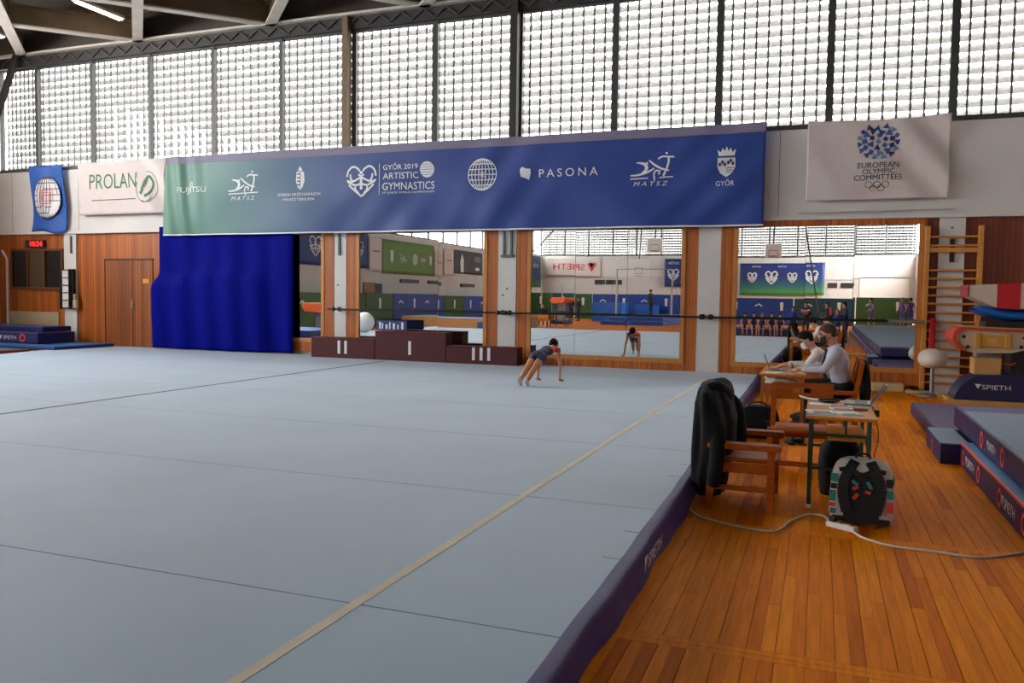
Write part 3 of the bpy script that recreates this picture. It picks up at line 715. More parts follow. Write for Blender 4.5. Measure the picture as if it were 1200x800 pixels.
# --- blue curtain that hangs over the doorway and wall
def cur(u, v):
    x = -17.12 + u * 4.36; z = .23 + v * 3.32
    step = 1 / (1 + math.exp((z - (2.1 if u < .22 else 2.36 - .1 * u)) * 16))          # bulge where it falls over pads behind it
    x -= .16 * step * (1 - u); fold = .055 * math.sin(u * 34 + 2 * v) * (1 - v * .7) + .025 * math.sin(u * 13 + 1.3 * v) + .03 * math.sin(u * 60) * max(0, u - .82) * 4
    return (x + 14.8, -.16 * step * (1 if u < .7 else max(0, 1 - (u - .7) * 4)) - fold - .02, z)
ct = thing('blue_curtain', 'royal blue sheet curtain hanging to the mat beside the wooden door', 'curtain', (-14.8, YF - .15, 0))
o = G().grid(cur, 110, 44).build('cloth', mat('curtain_blue', (2, 10, 122), 0.75, spec=.06, var=.06, vs=2), ct); sd = o.modifiers.new('thick', 'SOLIDIFY'); sd.thickness = .006
G().cyl((-2.2, .02, 3.56), (2.25, .02, 3.56), .02, n=8).build('curtain_rod', MATS['bar_steel'], ct)
# ================================================================== PODIUM
red = mat('podium_red', (74, 8, 18), 0.7, var=.1, vs=4)
def podium(name, label, x0, x1, h, num):
    t = thing(name, label, 'podium', ((x0 + x1) / 2, 17.4, MZ), group='winners podium blocks')
    w_ = x1 - x0
    bd = G().box(-w_ / 2, w_ / 2, -.0, .36, 0, h - .03).build('body', red, t, bevel=.012)
    G().box(-w_ / 2 - .004, w_ / 2 + .004, -.01, .37, h - .03, h).build('step_top', mat('podium_top', (92, 12, 22), 0.7), t, bevel=.01)
    n = len(num)
    for k in range(n): G().box(-.035 + (k - (n - 1) / 2) * .19, .035 + (k - (n - 1) / 2) * .19, -.006, 0, h * .22, h * .22 + .32).build('numeral_bar', MATS['print_white'], bd)
    return t
podium('podium_block', 'dark red podium block marked with two white bars', -11.87, -10.07, .5, 'II')
podium('podium_block', 'tallest dark red podium block marked with one white bar', -10.06, -8.17, .7, 'I')
podium('podium_block', 'dark red podium block marked with three white bars', -8.16, -6.39, .41, 'III')
# ================================================================== LEFT SIDE
sb = thing('scoreboard', 'small dark display box with red digits over the interior window', 'scoreboard', (-21.95, YF - .06, 3.03))
G().box(-.38, .38, -.05, .03, 0, .22).build('case', mat('case_dark', (46, 14, 14), 0.5), sb)
g = G(); g.text('18:24', .08, .11, .48, .14); g.build('digits', mat('led_red', (255, 30, 20), 0.5, emit=3.0), sb, loc=(0, -.056, 0))
rk = thing('wall_rack', 'black metal frame with pale pads fixed to the left pillar', 'rack', (-20.62, YF - .16, 1.25))
for a in (-.26, .08, .22):
    G().box(a, a + .04, -.02, .08, -.02, 1.14).build('upright', MATS['black'], rk)
for k in range(6): G().box(-.26, .26, -.01, .03, k * .22, k * .22 + .022).build('rung', MATS['black'], rk)
G().box(-.2, .06, .02, .08, .02, 1.1).build('pad', MATS['white'], rk)
o = G().box(.26, .4, -.04, .06, 0, .24).box(.28, .36, -.04, .05, .24, .42).build('bracket_arm', mat('beige_plastic', (190, 172, 140), 0.6), rk, bevel=.02)
orange = mat('ring_orange', (226, 74, 40), 0.5)
def handle_ring(parent, loc, r, rot, sx=1.0):
    g = G(); g.stroke(arc(0, 0, r * .8, 0, 345, 23), r * .42, closed=True)
    o = g.build('handle_ring', orange, parent, loc=loc, rot=rot); o.scale = (sx, 1, 1); return o
def crash_mat(name, label, x0, x1, y0, y1, z0, z1, top, side, group=None, rings=(), word=None):
    t = thing(name, label, 'mat', ((x0 + x1) / 2, (y0 + y1) / 2, z0), group=group)
    a, b = (x1 - x0) / 2, (y1 - y0) / 2
    bd = G().box(-a, a, -b, b, 0, z1 - z0 - .01).build('body', side, t, bevel=.02)
    G().box(-a + .01, a - .01, -b + .01, b - .01, z1 - z0 - .01, z1 - z0).build('top_cover', top, t)
    for u in rings: handle_ring(bd, (u, -b - .004, (z1 - z0) * .5), min(.13, (z1 - z0) * .38), (0, 0, 0))
    if word:
        G().text('SPIETH', 0, 0, .5, .1).build('lettering', MATS['print_white'], bd, loc=(word, -b - .006, (z1 - z0) * .5)); G().flat([(-.4, .05), (-.3, .05), (-.35, -.05)]).build('brand_mark', MATS['print_white'], bd, loc=(word, -b - .006, (z1 - z0) * .5))
    return t
bt = mat('mat_blue_top', (60, 66, 130), 0.5); bs_ = mat('mat_blue_side', (22, 30, 84), 0.5)
crash_mat('landing_mat', 'navy landing mat with two orange rings lying at the far left', -23.3, -19.95, 16.4, 17.6, .3, .6, bt, bs_, rings=(.15, 1.1), word=.62)
crash_mat('landing_mat', 'topmost thin navy mat of the stack at the far left', -23.4, -20.2, 16.75, 17.7, .605, .75, bt, bs_)
crash_mat('landing_mat', 'flat bright blue base mat under the stack at the far left', -23.3, -18.75, 15.9, 17.85, .2, .29, mat('mat_cyan', (36, 96, 160), 0.5), mat('mat_cyan_side', (24, 60, 120), 0.5))
crash_mat('springboard_mat', 'low grey and red board lying on the floor at the far left', -23.3, -19.6, 15.0, 15.85, .0, .2, mat('grey_board', (90, 92, 96), 0.6), mat('dull_red', (120, 36, 34), 0.6))
# ================================================================== RIGHT SIDE: WALL BARS, VAULT, MATS
pine = mat('bar_pine', (204, 138, 62), 0.4, var=.12, vs=3, stretch=(1, 6, 6))
wbz = thing('wall_bars', 'pale wooden wall bars fixed to the white pillar', 'wall bars', (2.37, 17.94, 0))
for x in (-.46, .46): G().box(x - .045, x + .045, -.04, .1, .02, 3.25).build('upright', pine, wbz, bevel=.01)
rung = None
for z in (3.04, 2.87, 2.39, 2.23, 2.06, 1.9, 1.74, 1.57, 1.39, 1.21, 1.04, .87, .7, .53, .36, .2):
    rung = G().cyl((-.44, 0, 0), (.44, 0, 0), .022, n=10).build('rung', pine, wbz, loc=(0, 0, z)) if rung is None else inst(rung, 'rung', wbz, (0, 0, z))
G().box(-.44, .44, -.03, .0, 2.74, 2.83).build('board', pine, wbz)
st = thing('red_strap', 'red cloth strap hanging from a rung of the wall bars', 'strap', (2.05, 17.87, .84))
G().grid(lambda u, v: (-.055 + .11 * u, .012 * math.sin(v * 7 + u), v * .6), 3, 14).build('cloth', mat('strap_red', (190, 24, 26), 0.7), st); st.children[0].modifiers.new('thick', 'SOLIDIFY').thickness = .006
G().cyl((-.06, .02, .595), (.06, .02, .595), .03, n=8).build('loop', MATS['strap_red'], st)
# mushroom trainer
ms = thing('mushroom_trainer', 'white mushroom training pommel on a thin post', 'apparatus', (2.0, 17.2, 0))
G().lathe([(0.001, .53), (.1, .54), (.2, .58), (.255, .65), (.26, .72), (.235, .8), (.16, .87), (.07, .9), (.001, .905)], n=28).build('dome', mat('leather_white', (222, 216, 204), 0.5), ms)
G().cyl((0, 0, .06), (0, 0, .55), .035, n=14).build('post', MATS['alu'], ms)
G().lathe([(.001, 0), (.27, .0), (.27, .03), (.2, .05), (.05, .07), (.001, .07)], n=28).build('foot', MATS['alu'], ms)
bp_ = thing('base_plank', 'cream wooden plank lying on the floor before the wall bars', 'plank', (1.98, 17.62, 0))
G().box(-.38, .38, -.12, .12, 0, .05).build('board', mat('cream_wood', (206, 186, 148), 0.6), bp_, bevel=.01); G().box(-.36, -.28, -.1, .1, .05, .065).build('cleat', MATS['cream_wood'], bp_)
bb = thing('beige_block', 'low beige foam block lying under the right mirror', 'block', (1.28, 17.8, 0))
G().box(-.3, .3, -.15, .15, 0, .17).build('foam', mat('foam_beige', (196, 172, 124), 0.7, var=.06), bb, bevel=.035, seg=3); G().box(-.302, .302, -.002, .002, .01, .165).build('strap', MATS['beige_plastic'], bb)
# vaulting table
vt = thing('vaulting_table', 'beige vaulting table with a red rim on a navy padded base', 'vaulting table', (2.68, 16.0, 0))
prof = [(-.46, .14)] + [(-.44 + .9 * (1 - math.cos(a)) * .38, .14 + .43 * math.sin(a)) for a in [PI / 2 * k / 8 for k in range(1, 9)]]
prof = [(-.52, .13), (-.5, .22), (-.44, .33), (-.36, .43), (-.26, .5), (-.16, .55), (.3, .57), (.6, .55), (.75, .47), (.83, .33), (.86, .13)]
vpad = G().prism(prof, -.38, .38, 'y', True).build('base_pad', navy, vt, bevel=.03)
G().text('SPIETH', .1, .36, .42, .08).build('lettering', MATS['print_white'], vpad, loc=(0, -.4, 0)); G().flat([(-.22, .41), (-.12, .41), (-.17, .33)]).build('brand_mark', MATS['print_white'], vpad, loc=(0, -.4, 0))
tan_ = mat('vault_tan', (200, 156, 88), 0.55, var=.06)
for y in (-.42, .42): G().prism([(-.62, 0), (-.5, 0), (-.42, .05), (.72, .05), (.8, 0), (.95, 0), (.9, .13), (-.7, .13)], y - .06, y + .06, 'y').build('runner', tan_, vt, bevel=.01)
G().box(-.6, .85, -.36, .36, .09, .13).build('base_board', tan_, vt)
G().box(-.22, .2, -.2, .2, .55, .84).build('lower_post', tan_, vt, bevel=.02)
G().box(-.18, .2, -.17, .17, .84, 1.06).build('upper_post', mat('post_grey', (120, 120, 122), 0.45), vt, bevel=.015)
side = [(-.56, 1.15), (-.55, 1.24), (-.5, 1.31), (-.44, 1.335), (.55, 1.31), (.56, 1.22), (.54, 1.1), (.46, 1.0), (.3, .95), (-.25, .93), (-.38, .96), (-.49, 1.03)]
vbody = G().prism(side, -.46, .46, 'y').build('table_body', mat('vault_cream', (196, 178, 148), 0.6), vt, bevel=.03, seg=3)
rim = [(-.44, 1.36), (.6, 1.335), (.6, 1.29), (-.4, 1.315), (-.5, 1.27), (-.53, 1.17), (-.46, 1.05), (-.36, .985), (-.38, .95), (-.51, 1.02), (-.59, 1.15), (-.58, 1.26), (-.52, 1.34)]
G().prism(rim, -.5, .5, 'y').build('rim', mat('vault_red', (186, 62, 34), 0.5), vt, bevel=.008)
G().prism([(-.46, 1.362), (.6, 1.337), (.6, 1.352), (-.46, 1.38)], -.48, .48, 'y').build('top_pad', tan_, vt)
for x, z in ((-.42, 1.2), (-.36, 1.03), (.42, 1.05), (.46, 1.2)): G().cyl((x, -.475, z), (x, -.46, z), .03, n=10).build('bolt', MATS['black'], vbody)
for x in (-.22, .22): G().box(x - .04, x + .04, -.52, -.46, 1.02, 1.27).build('clamp', mat('clamp_yellow', (196, 146, 54), 0.5), vt, bevel=.01)
G().box(-.2, .2, -.5, -.46, 1.04, 1.24).build('gear_housing', MATS['clamp_yellow'], vt, bevel=.01); G().box(-.07, .07, -.51, -.5, 1.1, 1.18).build('gear_plate', tan_, vt)
G().tube([(.2, -.1, .75), (.34, -.12, .73), (.42, -.12, .77)], .014).build('crank', orange, vt)
# blue folded pad and striped foam block piled on the vaulting table
bpd = thing('blue_pad', 'bright blue soft pad sagging on top of the vaulting table', 'pad', (3.05, 16.0, 1.36))
def pad(u, v):
    x = -.62 + 1.5 * u; sag = .1 * max(0, .35 - u) / .35; t = 2 * PI * v
    return (x, .4 * math.cos(t), .2 + sag + .1 * math.sqrt(max(.04, 1 - abs(2 * u - 1) ** 8)) * math.sin(t))
G().grid(pad, 24, 20).build('foam', mat('pad_blue', (18, 98, 190), 0.5), bpd); G().box(-.45, .8, -.3, .3, 0, .1).build('under_pad', MATS['black_rubber'], bpd)
fb = thing('striped_block', 'white foam vault block with a broad red stripe, topmost on the vaulting table', 'foam block', (3.0, 15.95, 1.68), rotz=.0)
wt = mat('foam_white', (206, 194, 174), 0.6); rd = mat('stripe_red', (190, 20, 28), 0.55)
def fpoly(x0, x1):
    lo = lambda x: (.0 if x > -.25 else .2 * (-.25 - x) / .45); hi = lambda x: .38 + .05 * (x + .7)
    xs = [x0, -.25, x1] if x0 < -.25 < x1 else [x0, x1]
    return [(x, lo(x)) for x in xs] + [(x, hi(x)) for x in reversed(xs)]
G().prism(fpoly(-.7, -.28), -.4, .4, 'y').build('foam', wt, fb); G().prism(fpoly(-.28, .06), -.405, .405, 'y').build('stripe', rd, fb); G().prism(fpoly(.06, .7), -.4, .4, 'y').build('foam', wt, fb)
G().prism([(-.71, .19), (-.69, .19), (-.69, .385), (-.71, .385)], -.41, .41, 'y').build('edge_band', mat('edge_red', (150, 40, 26), 0.6), fb)
# plain black box on wheels behind the vaulting table
gb = thing('black_box', 'dark wheeled box standing behind the vaulting table', 'trolley', (3.7, 17.4, 0))
G().box(-.45, .6, -.3, .3, .08, 1.5).build('body', MATS['black_rubber'], gb, bevel=.02)
for x in (-.35, .5):
    for y in (-.22, .22): G().cyl((x, y - .02, .04), (x, y + .02, .04), .04, n=10).build('wheel', MATS['black'], gb)
# --- tumbling mats beside the wood floor
pale = mat('track_top', (122, 140, 160), 0.75, var=.05, vs=2); cyan = mat('edge_cyan', (26, 112, 172), 0.5); pdark = mat('track_side', (38, 30, 76), 0.5, var=.1, vs=3)
def side_word(parent, y, z, w_, x):
    G().text('SPIETH', 0, 0, w_, w_ * .22).build('lettering', MATS['print_white'], parent, loc=(x, y, z), rot=(0, 0, -PI / 2)); G().flat([(-w_ * .75, w_ * .12), (-w_ * .58, w_ * .12), (-w_ * .665, -w_ * .12)]).build('brand_mark', MATS['print_white'], parent, loc=(x, y, z), rot=(0, 0, -PI / 2))
t1 = thing('track_base', 'navy base mat with cyan top and orange edge under the tumbling mat', 'mat', (1.47, 0, 0))
b1_ = G().box(0, 3.6, -11, 10.0, 0, .235).build('body', pdark, t1); G().box(0.0, 3.6, -11, 10.0, .235, .25).build('top_cover', cyan, t1); G().box(-.006, .012, -11, 10.0, .232, .252).build('edge_piping', orange, t1)
for y in (9.78, 8.89, 7.9, 7.0, 6.1): handle_ring(b1_, (-.005, y, .115), .085, (0, 0, -PI / 2), 1.0)
for y in (9.32, 7.5, 5.6): side_word(b1_, y, .115, .4, -.006)
t2 = thing('tumbling_mat', 'long thick mat with pale blue top and purple sides along the right edge', 'mat', (1.58, 0, .253))
b2_ = G().box(0, 3.4, -10.8, 11.35, 0, .24).build('body', pdark, t2, bevel=.02); G().box(.02, 3.38, -10.7, 10.73, .24, .252).build('top_cover', pale, t2)
G().box(.02, 3.38, 10.74, 11.3, .24, .25).build('end_cover', purple, t2)
for y in (9.47, 8.44, 7.4): handle_ring(b2_, (-.005, y, .115), .09, (0, 0, -PI / 2), 1.0)
for y in (8.92, 7.0): side_word(b2_, y, .115, .34, -.006)
handle_ring(b2_, (1.1, 11.356, .12), .1, (0, 0, PI))
t2s = thing('support_block', 'navy support block under the far end of the tumbling mat', 'block', (1.62, 11.25, 0)); G().box(0, 3.3, -1.1, 0, 0, .245).build('foam', navy, t2s, bevel=.02); G().box(0.3, .36, -1.102, .002, .0, .247).build('strap', MATS['black'], t2s)
t3 = thing('purple_mat', 'low purple mat on the floor behind the tumbling mat', 'mat', (1.38, 13.0, 0))
G().box(0, 3.6, -1.55, 1.35, 0, .17).build('body', mat('purple_side', (48, 42, 96), 0.5), t3, bevel=.03, seg=3); G().box(.02, 3.58, -1.53, 1.33, .168, .18).build('top_cover', mat('purple_top', (74, 60, 104), 0.55, var=.06), t3)
t4 = thing('step_block', 'small navy step with a pale blue top against the tumbling mat', 'step', (1.27, 10.6, 0))
G().box(0, .29, -.61, .6, 0, .22).build('body', bs_, t4, bevel=.012); G().box(.005, .285, -.605, .595, .22, .232).build('top_cover', pale, t4); handle_ring(t4, (-.005, .05, .1), .08, (0, 0, -PI / 2))
# ================================================================== JUDGES' FURNITURE
oak = mat('chair_wood', (164, 80, 18), 0.5, spec=.12, var=.18, vs=3, stretch=(3, 3, 12)); desk_w = mat('desk_wood', (206, 134, 52), 0.5, spec=.15, var=.12, vs=2, stretch=(8, 1, 1)); green = mat('desk_green', (22, 62, 44), 0.45)
def armchair(name, label, loc, rotz, arms=True, w_=.78, slot=False):
    """faces local +x"""
    t = thing(name, label, 'chair', loc, rotz); h = w_ / 2; ht = .86 if slot else .96
    for s_ in (-1, 1):
        G().box(.2, .26, s_ * h - .03, s_ * h + .03, 0, .53 if arms else .44).build('leg', oak, t, bevel=.006)
        G().prism([(-.3, 0), (-.24, 0), (-.2, .45), (-.3, ht), (-.35, ht), (-.26, .45)], s_ * h - .025, s_ * h + .025, 'y').build('leg', oak, t, bevel=.005)
        if arms: G().box(-.28, .3, s_ * h - .07, s_ * h + .07, .52, .57).build('armrest', oak, t, bevel=.014)
        G().box(-.27, .22, s_ * h - .015, s_ * h + .015, .17, .21).build('stretcher', oak, t)
        G().box(-.25, .22, s_ * h - .015, s_ * h + .015, .32, .4).build('side_rail', oak, t)
    G().box(-.24, .28, -h + .03, h - .03, .4, .44).build('seat', oak, t, bevel=.016)
    G().box(.2, .24, -h, h, .05, .1).build('front_rail', oak, t); G().box(-.28, -.24, -h, h, .28, .33).build('back_rail', oak, t)
    R_ = Matrix.Rotation(-.18, 3, 'Y')
    g = G()
    if slot:
        for a, b, c, d in ((-h, h, .81, .87), (-h, h, .69, .76), (-h, -.09, .76, .81), (.09, h, .76, .81)): g.cbox((-.3 + (.8 - (c + d) / 2) * .17, (a + b) / 2, (c + d) / 2), (.025, b - a, d - c), R_)
    else: g.cbox((-.31, 0, .86), (.025, 2 * h, .2), R_)
    g.build('backrest', oak, t)
    return t
armchair('wooden_armchair', 'brown wooden armchair with a black jacket over its back', (-.57, 7.4, 0), 0)
armchair('wooden_chair', 'brown wooden chair with a hand slot in its back, behind the near desk', (-.16, 9.12, 0), -PI / 2, arms=False, w_=.58, slot=True)
armchair('wooden_armchair', 'wooden armchair on which the man in the grey shirt sits', (.22, 12.02, 0), PI, w_=.62)
armchair('wooden_armchair', 'wooden armchair on which the man in the white shirt sits', (.22, 12.8, 0), PI, w_=.62)
# jackets
def jacket(name, label, loc, secs, seed, folds, rotz=0, mt='jacket_black', sleeves=()):
    t = thing(name, label, 'jacket', loc, rotz); r_ = random.Random(seed); ph = [r_.random() * 6 for _ in range(6)]
    def P(u, v):
        k = v * (len(secs) - 1); i = min(int(k), len(secs) - 2); f = k - i; a, b = secs[i], secs[i + 1]
        z, cx, cy_, rx, ry = [a[j] * (1 - f) + b[j] * f for j in range(5)]; th = 2 * PI * u
        w_ = 1 + folds * (math.sin(5 * th + ph[0] + 2 * v) * .5 + math.sin(9 * th + ph[1] - 3 * v) * .35 + math.sin(3 * th + ph[2] + 6 * v) * .4)
        c, s_ = math.cos(th), math.sin(th); e = .75
        return (cx + rx * w_ * math.copysign(abs(c) ** e, c), cy_ + ry * w_ * math.copysign(abs(s_) ** e, s_), z)
    g = G().grid(P, 48, 30); n = 49; top = [30 * n + i for i in range(48)]; bot = list(range(48))
    g.f += [top, bot[::-1]]; g.mi += [0, 0]; g.sm += [True, True]
    g.build('body', MATS[mt], t)
    for s_ in sleeves: G().tube(smooth_path(s_[0], 5), s_[1], n=12, rs=[s_[1] * (1 - .25 * i / (5 * (len(s_[0]) - 1))) for i in range(5 * (len(s_[0]) - 1) + 1)]).build('sleeve', MATS[mt], t)
    return t
mat('jacket_black', (9, 9, 11), 0.8, spec=.25, var=.3, vs=9, bump=.8, bs=12); mat('jacket_dark', (9, 10, 13), 0.8, spec=.25)
jacket('black_jacket', 'black hooded jacket draped over the near armchair', (-.86, 7.38, 0), [(.08, .0, 0, .11, .3), (.25, .0, 0, .14, .37), (.5, .03, 0, .17, .43), (.72, .03, .0, .17, .46), (.87, .01, 0, .15, .45), (.97, -.01, .0, .11, .37), (1.03, -.03, .02, .06, .22)], 4, .13,
       sleeves=[([(-.02, -.34, .86), (.08, -.4, .7), (.09, -.42, .45), (.06, -.4, .2)], .075), ([(-.02, .34, .88), (.14, .38, .8), (.2, .36, .58), (.2, .34, .44)], .075)])
o = G().tube(smooth_path([(-.93, 7.18, .93), (-.82, 7.22, .985), (-.76, 7.38, .93), (-.8, 7.55, .985), (-.92, 7.6, .95)], 5), .075, n=10).build('hood', MATS['jacket_black'], bpy.data.objects['black_jacket']); o.location = (.86, -7.38, 0)
jacket('dark_jacket', 'black jacket hung over the back of the grey-shirted man\'s chair', (.585, 12.02, 0), [(.3, .0, 0, .05, .24), (.5, 0, 0, .06, .27), (.75, 0, 0, .06, .27), (.9, 0, 0, .05, .24), (.97, -.01, 0, .03, .17)], 8, .05, mt='jacket_dark',
       sleeves=[([(0, -.26, .85), (.03, -.29, .62), (.02, -.28, .4)], .045)])
# near school desk
DZ = .79
d1 = thing('school_desk', 'wooden topped school desk on green steel legs, strewn with papers', 'desk', (.19, 7.98, 0))
G().box(-.28, .28, -.65, .65, DZ - .028, DZ).build('desk_top', desk_w, d1, bevel=.008)
G().box(-.1, .2, -.45, .45, .56, .58).build('shelf', desk_w, d1)
for y in (-.6, .6):
    for x in (-.235, .22):
        G().cyl((x, y, .015), (x, y, DZ - .03), .019, n=10).build('leg', green, d1); G().cyl((x, y, 0), (x, y, .03), .022, n=10).build('foot_cap', MATS['white'], d1.children[-1])
    G().cyl((-.235, y, DZ - .16), (.22, y, DZ - .16), .013, n=8).build('rail', green, d1); G().cyl((-.235, y, .34), (.22, y, .34), .013, n=8).build('rail', green, d1)
for x in (-.235, .22): G().cyl((x, -.6, .52), (x, .6, .52), .012, n=8).build('rail', green, d1)
for y in (-.3, .3): G().cyl((.05, y, .58), (.05, y, DZ - .03), .01, n=8).build('shelf_bracket', green, d1)
# far desk
d2 = thing('school_desk', 'wooden desk at which the two men sit', 'desk', (-.46, 12.4, 0))
G().box(-.3, .3, -.68, .68, .735, .76).build('desk_top', desk_w, d2, bevel=.008)
for y in (-.62, .62):
    for x in (-.26, .26): G().box(x - .022, x + .022, y - .022, y + .022, 0, .735).build('leg', mat('desk_orange', (172, 98, 36), 0.45), d2)
    G().box(-.26, .26, y - .012, y + .012, .55, .62).build('rail', MATS['desk_orange'], d2)
G().box(-.26, .26, -.6, .6, .545, .56).build('shelf', desk_w, d2)
# third table behind the near chair seen under the arms
# papers
pw = mat('paper', (224, 220, 212), 0.7)
def paper(label, x, y, z, w_, h, rz, ink=None, curl=0.0, nm='paper_sheet'):
    t = thing(nm, label, 'paper', (x, y, z), rz)
    G().grid(lambda u, v: ((u - .5) * w_, (v - .5) * h, .0015 + curl * max(0, .5 - u) ** 2), 6, 2).build('sheet', pw, t); t.children[0].modifiers.new('thick', 'SOLIDIFY').thickness = .0012
    if ink:
        for k, (c, x0, x1, y0, y1) in enumerate(ink): G().box(x0, x1, y0, y1, .0015, .0022).build('print', MATS[c], t)
    return t
mat('ink_red', (200, 50, 40), 0.6); mat('ink_grey', (120, 124, 126), 0.6); mat('ink_dark', (40, 42, 46), 0.6)
paper('white paper sheet curling over the left end of the near desk', -.02, 8.55, DZ, .3, .21, .1, curl=.12)
paper('long white score sheet across the middle of the near desk', .18, 8.2, DZ, .5, .2, -.02, [('ink_red', -.06, .04, -.06, .02), ('ink_dark', .02, .08, -.08, -.02)])
paper('white paper sheet at the front left of the near desk', .03, 7.6, DZ, .24, .3, .1, [('ink_grey', -.06, .08, -.08, .1)])
paper('white paper sheet at the front right of the near desk', .25, 7.62, DZ, .2, .28, .25, [('ink_grey', -.06, .06, -.1, .0)])
paper('white paper sheet overhanging the right side of the near desk', .4, 8.35, DZ, .3, .21, -.1)
paper('printed chart with red bars between the sheets of the near desk', .2, 7.9, DZ + .003, .2, .15, .05, [('ink_red', -.08, .08, .02, .05), ('ink_dark', -.06, .0, -.04, .0), ('ink_grey', .02, .08, -.05, 0)])
wl_ = thing('brown_wallet', 'brown leather wallet lying on the near desk', 'wallet', (.36, 7.95, DZ)); G().box(-.06, .06, -.1, .1, 0, .018).build('cover', mat('leather_brown', (120, 72, 26), 0.5), wl_, bevel=.005); G().box(-.058, .058, -.098, .098, .018, .022).build('flap', mat('leather_dark', (96, 56, 20), 0.5), wl_)
pc_ = thing('black_pouch', 'small black pouch lying beside the near laptop', 'pouch', (.1, 8.36, DZ)); G().sph((0, 0, .022), (.1, .05, .022), 14, 8).build('body', MATS['jacket_dark'], pc_); G().tube([(-.08, -.045, .022), (0, -.052, .025), (.08, -.045, .022)], .004, n=5).build('zip', MATS['alu'], pc_)
def laptop(label, x, y, z, rz, ang=105, w_=.34, d=.23, scr='screen_grey'):
    """hinge at local x = 0, keyboard towards local +y"""
    t = thing('laptop', label, 'laptop', (x, y, z), rz)
    b_ = G().box(-w_ / 2, w_ / 2, 0, d, 0, .018).build('base', MATS['laptop_grey'], t, bevel=.004); G().box(-w_ / 2 + .025, w_ / 2 - .025, .03, d * .6, .018, .0195).build('keyboard', MATS['black'], t); G().box(-.05, .05, d * .66, d * .94, .018, .0192).build('touchpad', MATS['ink_grey'], t)
    l_ = G().box(-w_ / 2, w_ / 2, -.006, .006, 0, d).build('lid', MATS['laptop_grey'], t, loc=(0, 0, .015), rot=(math.radians(ang - 90), 0, 0)); G().box(-w_ / 2 + .012, w_ / 2 - .012, .006, .0075, .015, d - .012).build('screen', MATS[scr], l_)
    return t
mat('laptop_grey', (118, 116, 116), 0.4, metal=.4); mat('screen_grey', (60, 64, 70), 0.2); mat('laptop_dark', (48, 48, 50), 0.4)
laptop('silver laptop open on the far edge of the near desk', .47, 8.4, DZ, PI / 2 - .06, 126)
laptop('grey laptop open in front of the two seated men', -.66, 12.35, .76, -PI / 2 + .1, 112)
paper('white papers lying by the hands of the seated men', -.36, 12.0, .76, .34, .3, .2, [('ink_grey', -.1, .1, -.1, .1)])
paper('white paper sheet on the front left corner of the far desk', -.55, 11.9, .76, .3, .22, -.1)
# things under the far desk
wb_ = thing('white_bag', 'white plastic bag lying on the shelf of the far desk', 'bag', (-.5, 11.95, .56)); G().sph((0, 0, .07), (.2, .16, .07), 16, 10).sph((.14, .02, .06), (.12, .12, .055), 12, 8).build('sack', mat('bag_white', (198, 196, 186), 0.6, bump=.6, bs=20), wb_); G().tube([(-.14, 0, .1), (-.22, 0, .13), (-.24, .04, .09)], .02).build('knot', MATS['bag_white'], wb_)
def bag(label, loc, sx, sy, sz, mt, rz=0, nm='bag'):
    t = thing(nm, label, 'bag', loc, rz)
    def P(u, v):
        th = 2 * PI * u; c, s_ = math.cos(th), math.sin(th); k = .92 + .1 * math.sin(v * PI) + .03 * math.sin(4 * th + 5 * v); q = (1 - max(0, v - .8) * 1.6)
        return (sx * k * q * math.copysign(abs(c) ** .5, c), sy * k * q * math.copysign(abs(s_) ** .5, s_), sz * v)
    g = G().grid(P, 32, 12); g.f += [[12 * 33 + i for i in range(32)], list(range(32))[::-1]]; g.mi += [0, 0]; g.sm += [True, True]
    g.build('body', MATS[mt], t); G().tube(smooth_path([(-sx * .5, -sy * .6, sz * .95), (-sx * .3, -sy * .7, sz * 1.12), (sx * .3, -sy * .7, sz * 1.12), (sx * .5, -sy * .6, sz * .95)], 4), .012).build('handle', MATS['black'], t)
    G().box(-sx * .7, sx * .7, -sy * 1.0, -sy * .97, sz * .2, sz * .6).build('pocket', MATS['black'], t, bevel=.004)
    return t
bag('black sports bag on the floor between the near armchair and the far desk', (-.72, 11.05, 0), .26, .2, .4, 'jacket_dark')
bag('black bag standing under the near school desk', (.22, 8.15, 0), .19, .3, .48, 'jacket_dark')
# shoes on the floor
for i, (x, y, a) in enumerate(((-.3, 10.6, .3), (-.2, 10.66, .5))):
    s_ = thing('black_shoe', 'black shoe lying on the floor behind the chair, %s one' % ('left' if i == 0 else 'right'), 'shoe', (x, y, 0), a, group='pair of black shoes'); G().sph((0, 0, .04), (.045, .12, .04), 12, 8).sph((0, -.06, .07), (.04, .06, .04), 10, 6).build('upper', MATS['black_rubber'], s_); G().box(-.045, .045, -.12, .12, 0, .02).build('sole', MATS['black'], s_, bevel=.008)
# backpack
bk = thing('backpack', 'white and teal patterned backpack with black straps leaning on the near desk', 'backpack', (.35, 7.0, 0), -.06); bk.scale = (1.3, 1.15, 1.06)
mat('pack_white', (206, 198, 188), 0.7, var=.08); mat('pack_teal', (36, 122, 110), 0.7); mat('pack_red', (206, 60, 48), 0.6); mat('strap_black', (16, 16, 17), 0.75)
def pk(u, v):
    th = 2 * PI * u; c, s_ = math.cos(th), math.sin(th); sh = [(0, .17, .1), (.1, .185, .12), (.35, .185, .125), (.6, .178, .115), (.8, .168, .1), (.93, .145, .075), (1, .09, .03)]
    i = max(j for j in range(len(sh) - 1) if sh[j][0] <= v + 1e-9); f = (v - sh[i][0]) / (sh[i + 1][0] - sh[i][0]); rx = sh[i][1] * (1 - f) + sh[i + 1][1] * f; ry = sh[i][2] * (1 - f) + sh[i + 1][2] * f
    return (rx * math.copysign(abs(c) ** .55, c) + .0, .03 + v * .05 + ry * math.copysign(abs(s_) ** .55, s_), .02 + v * .46)
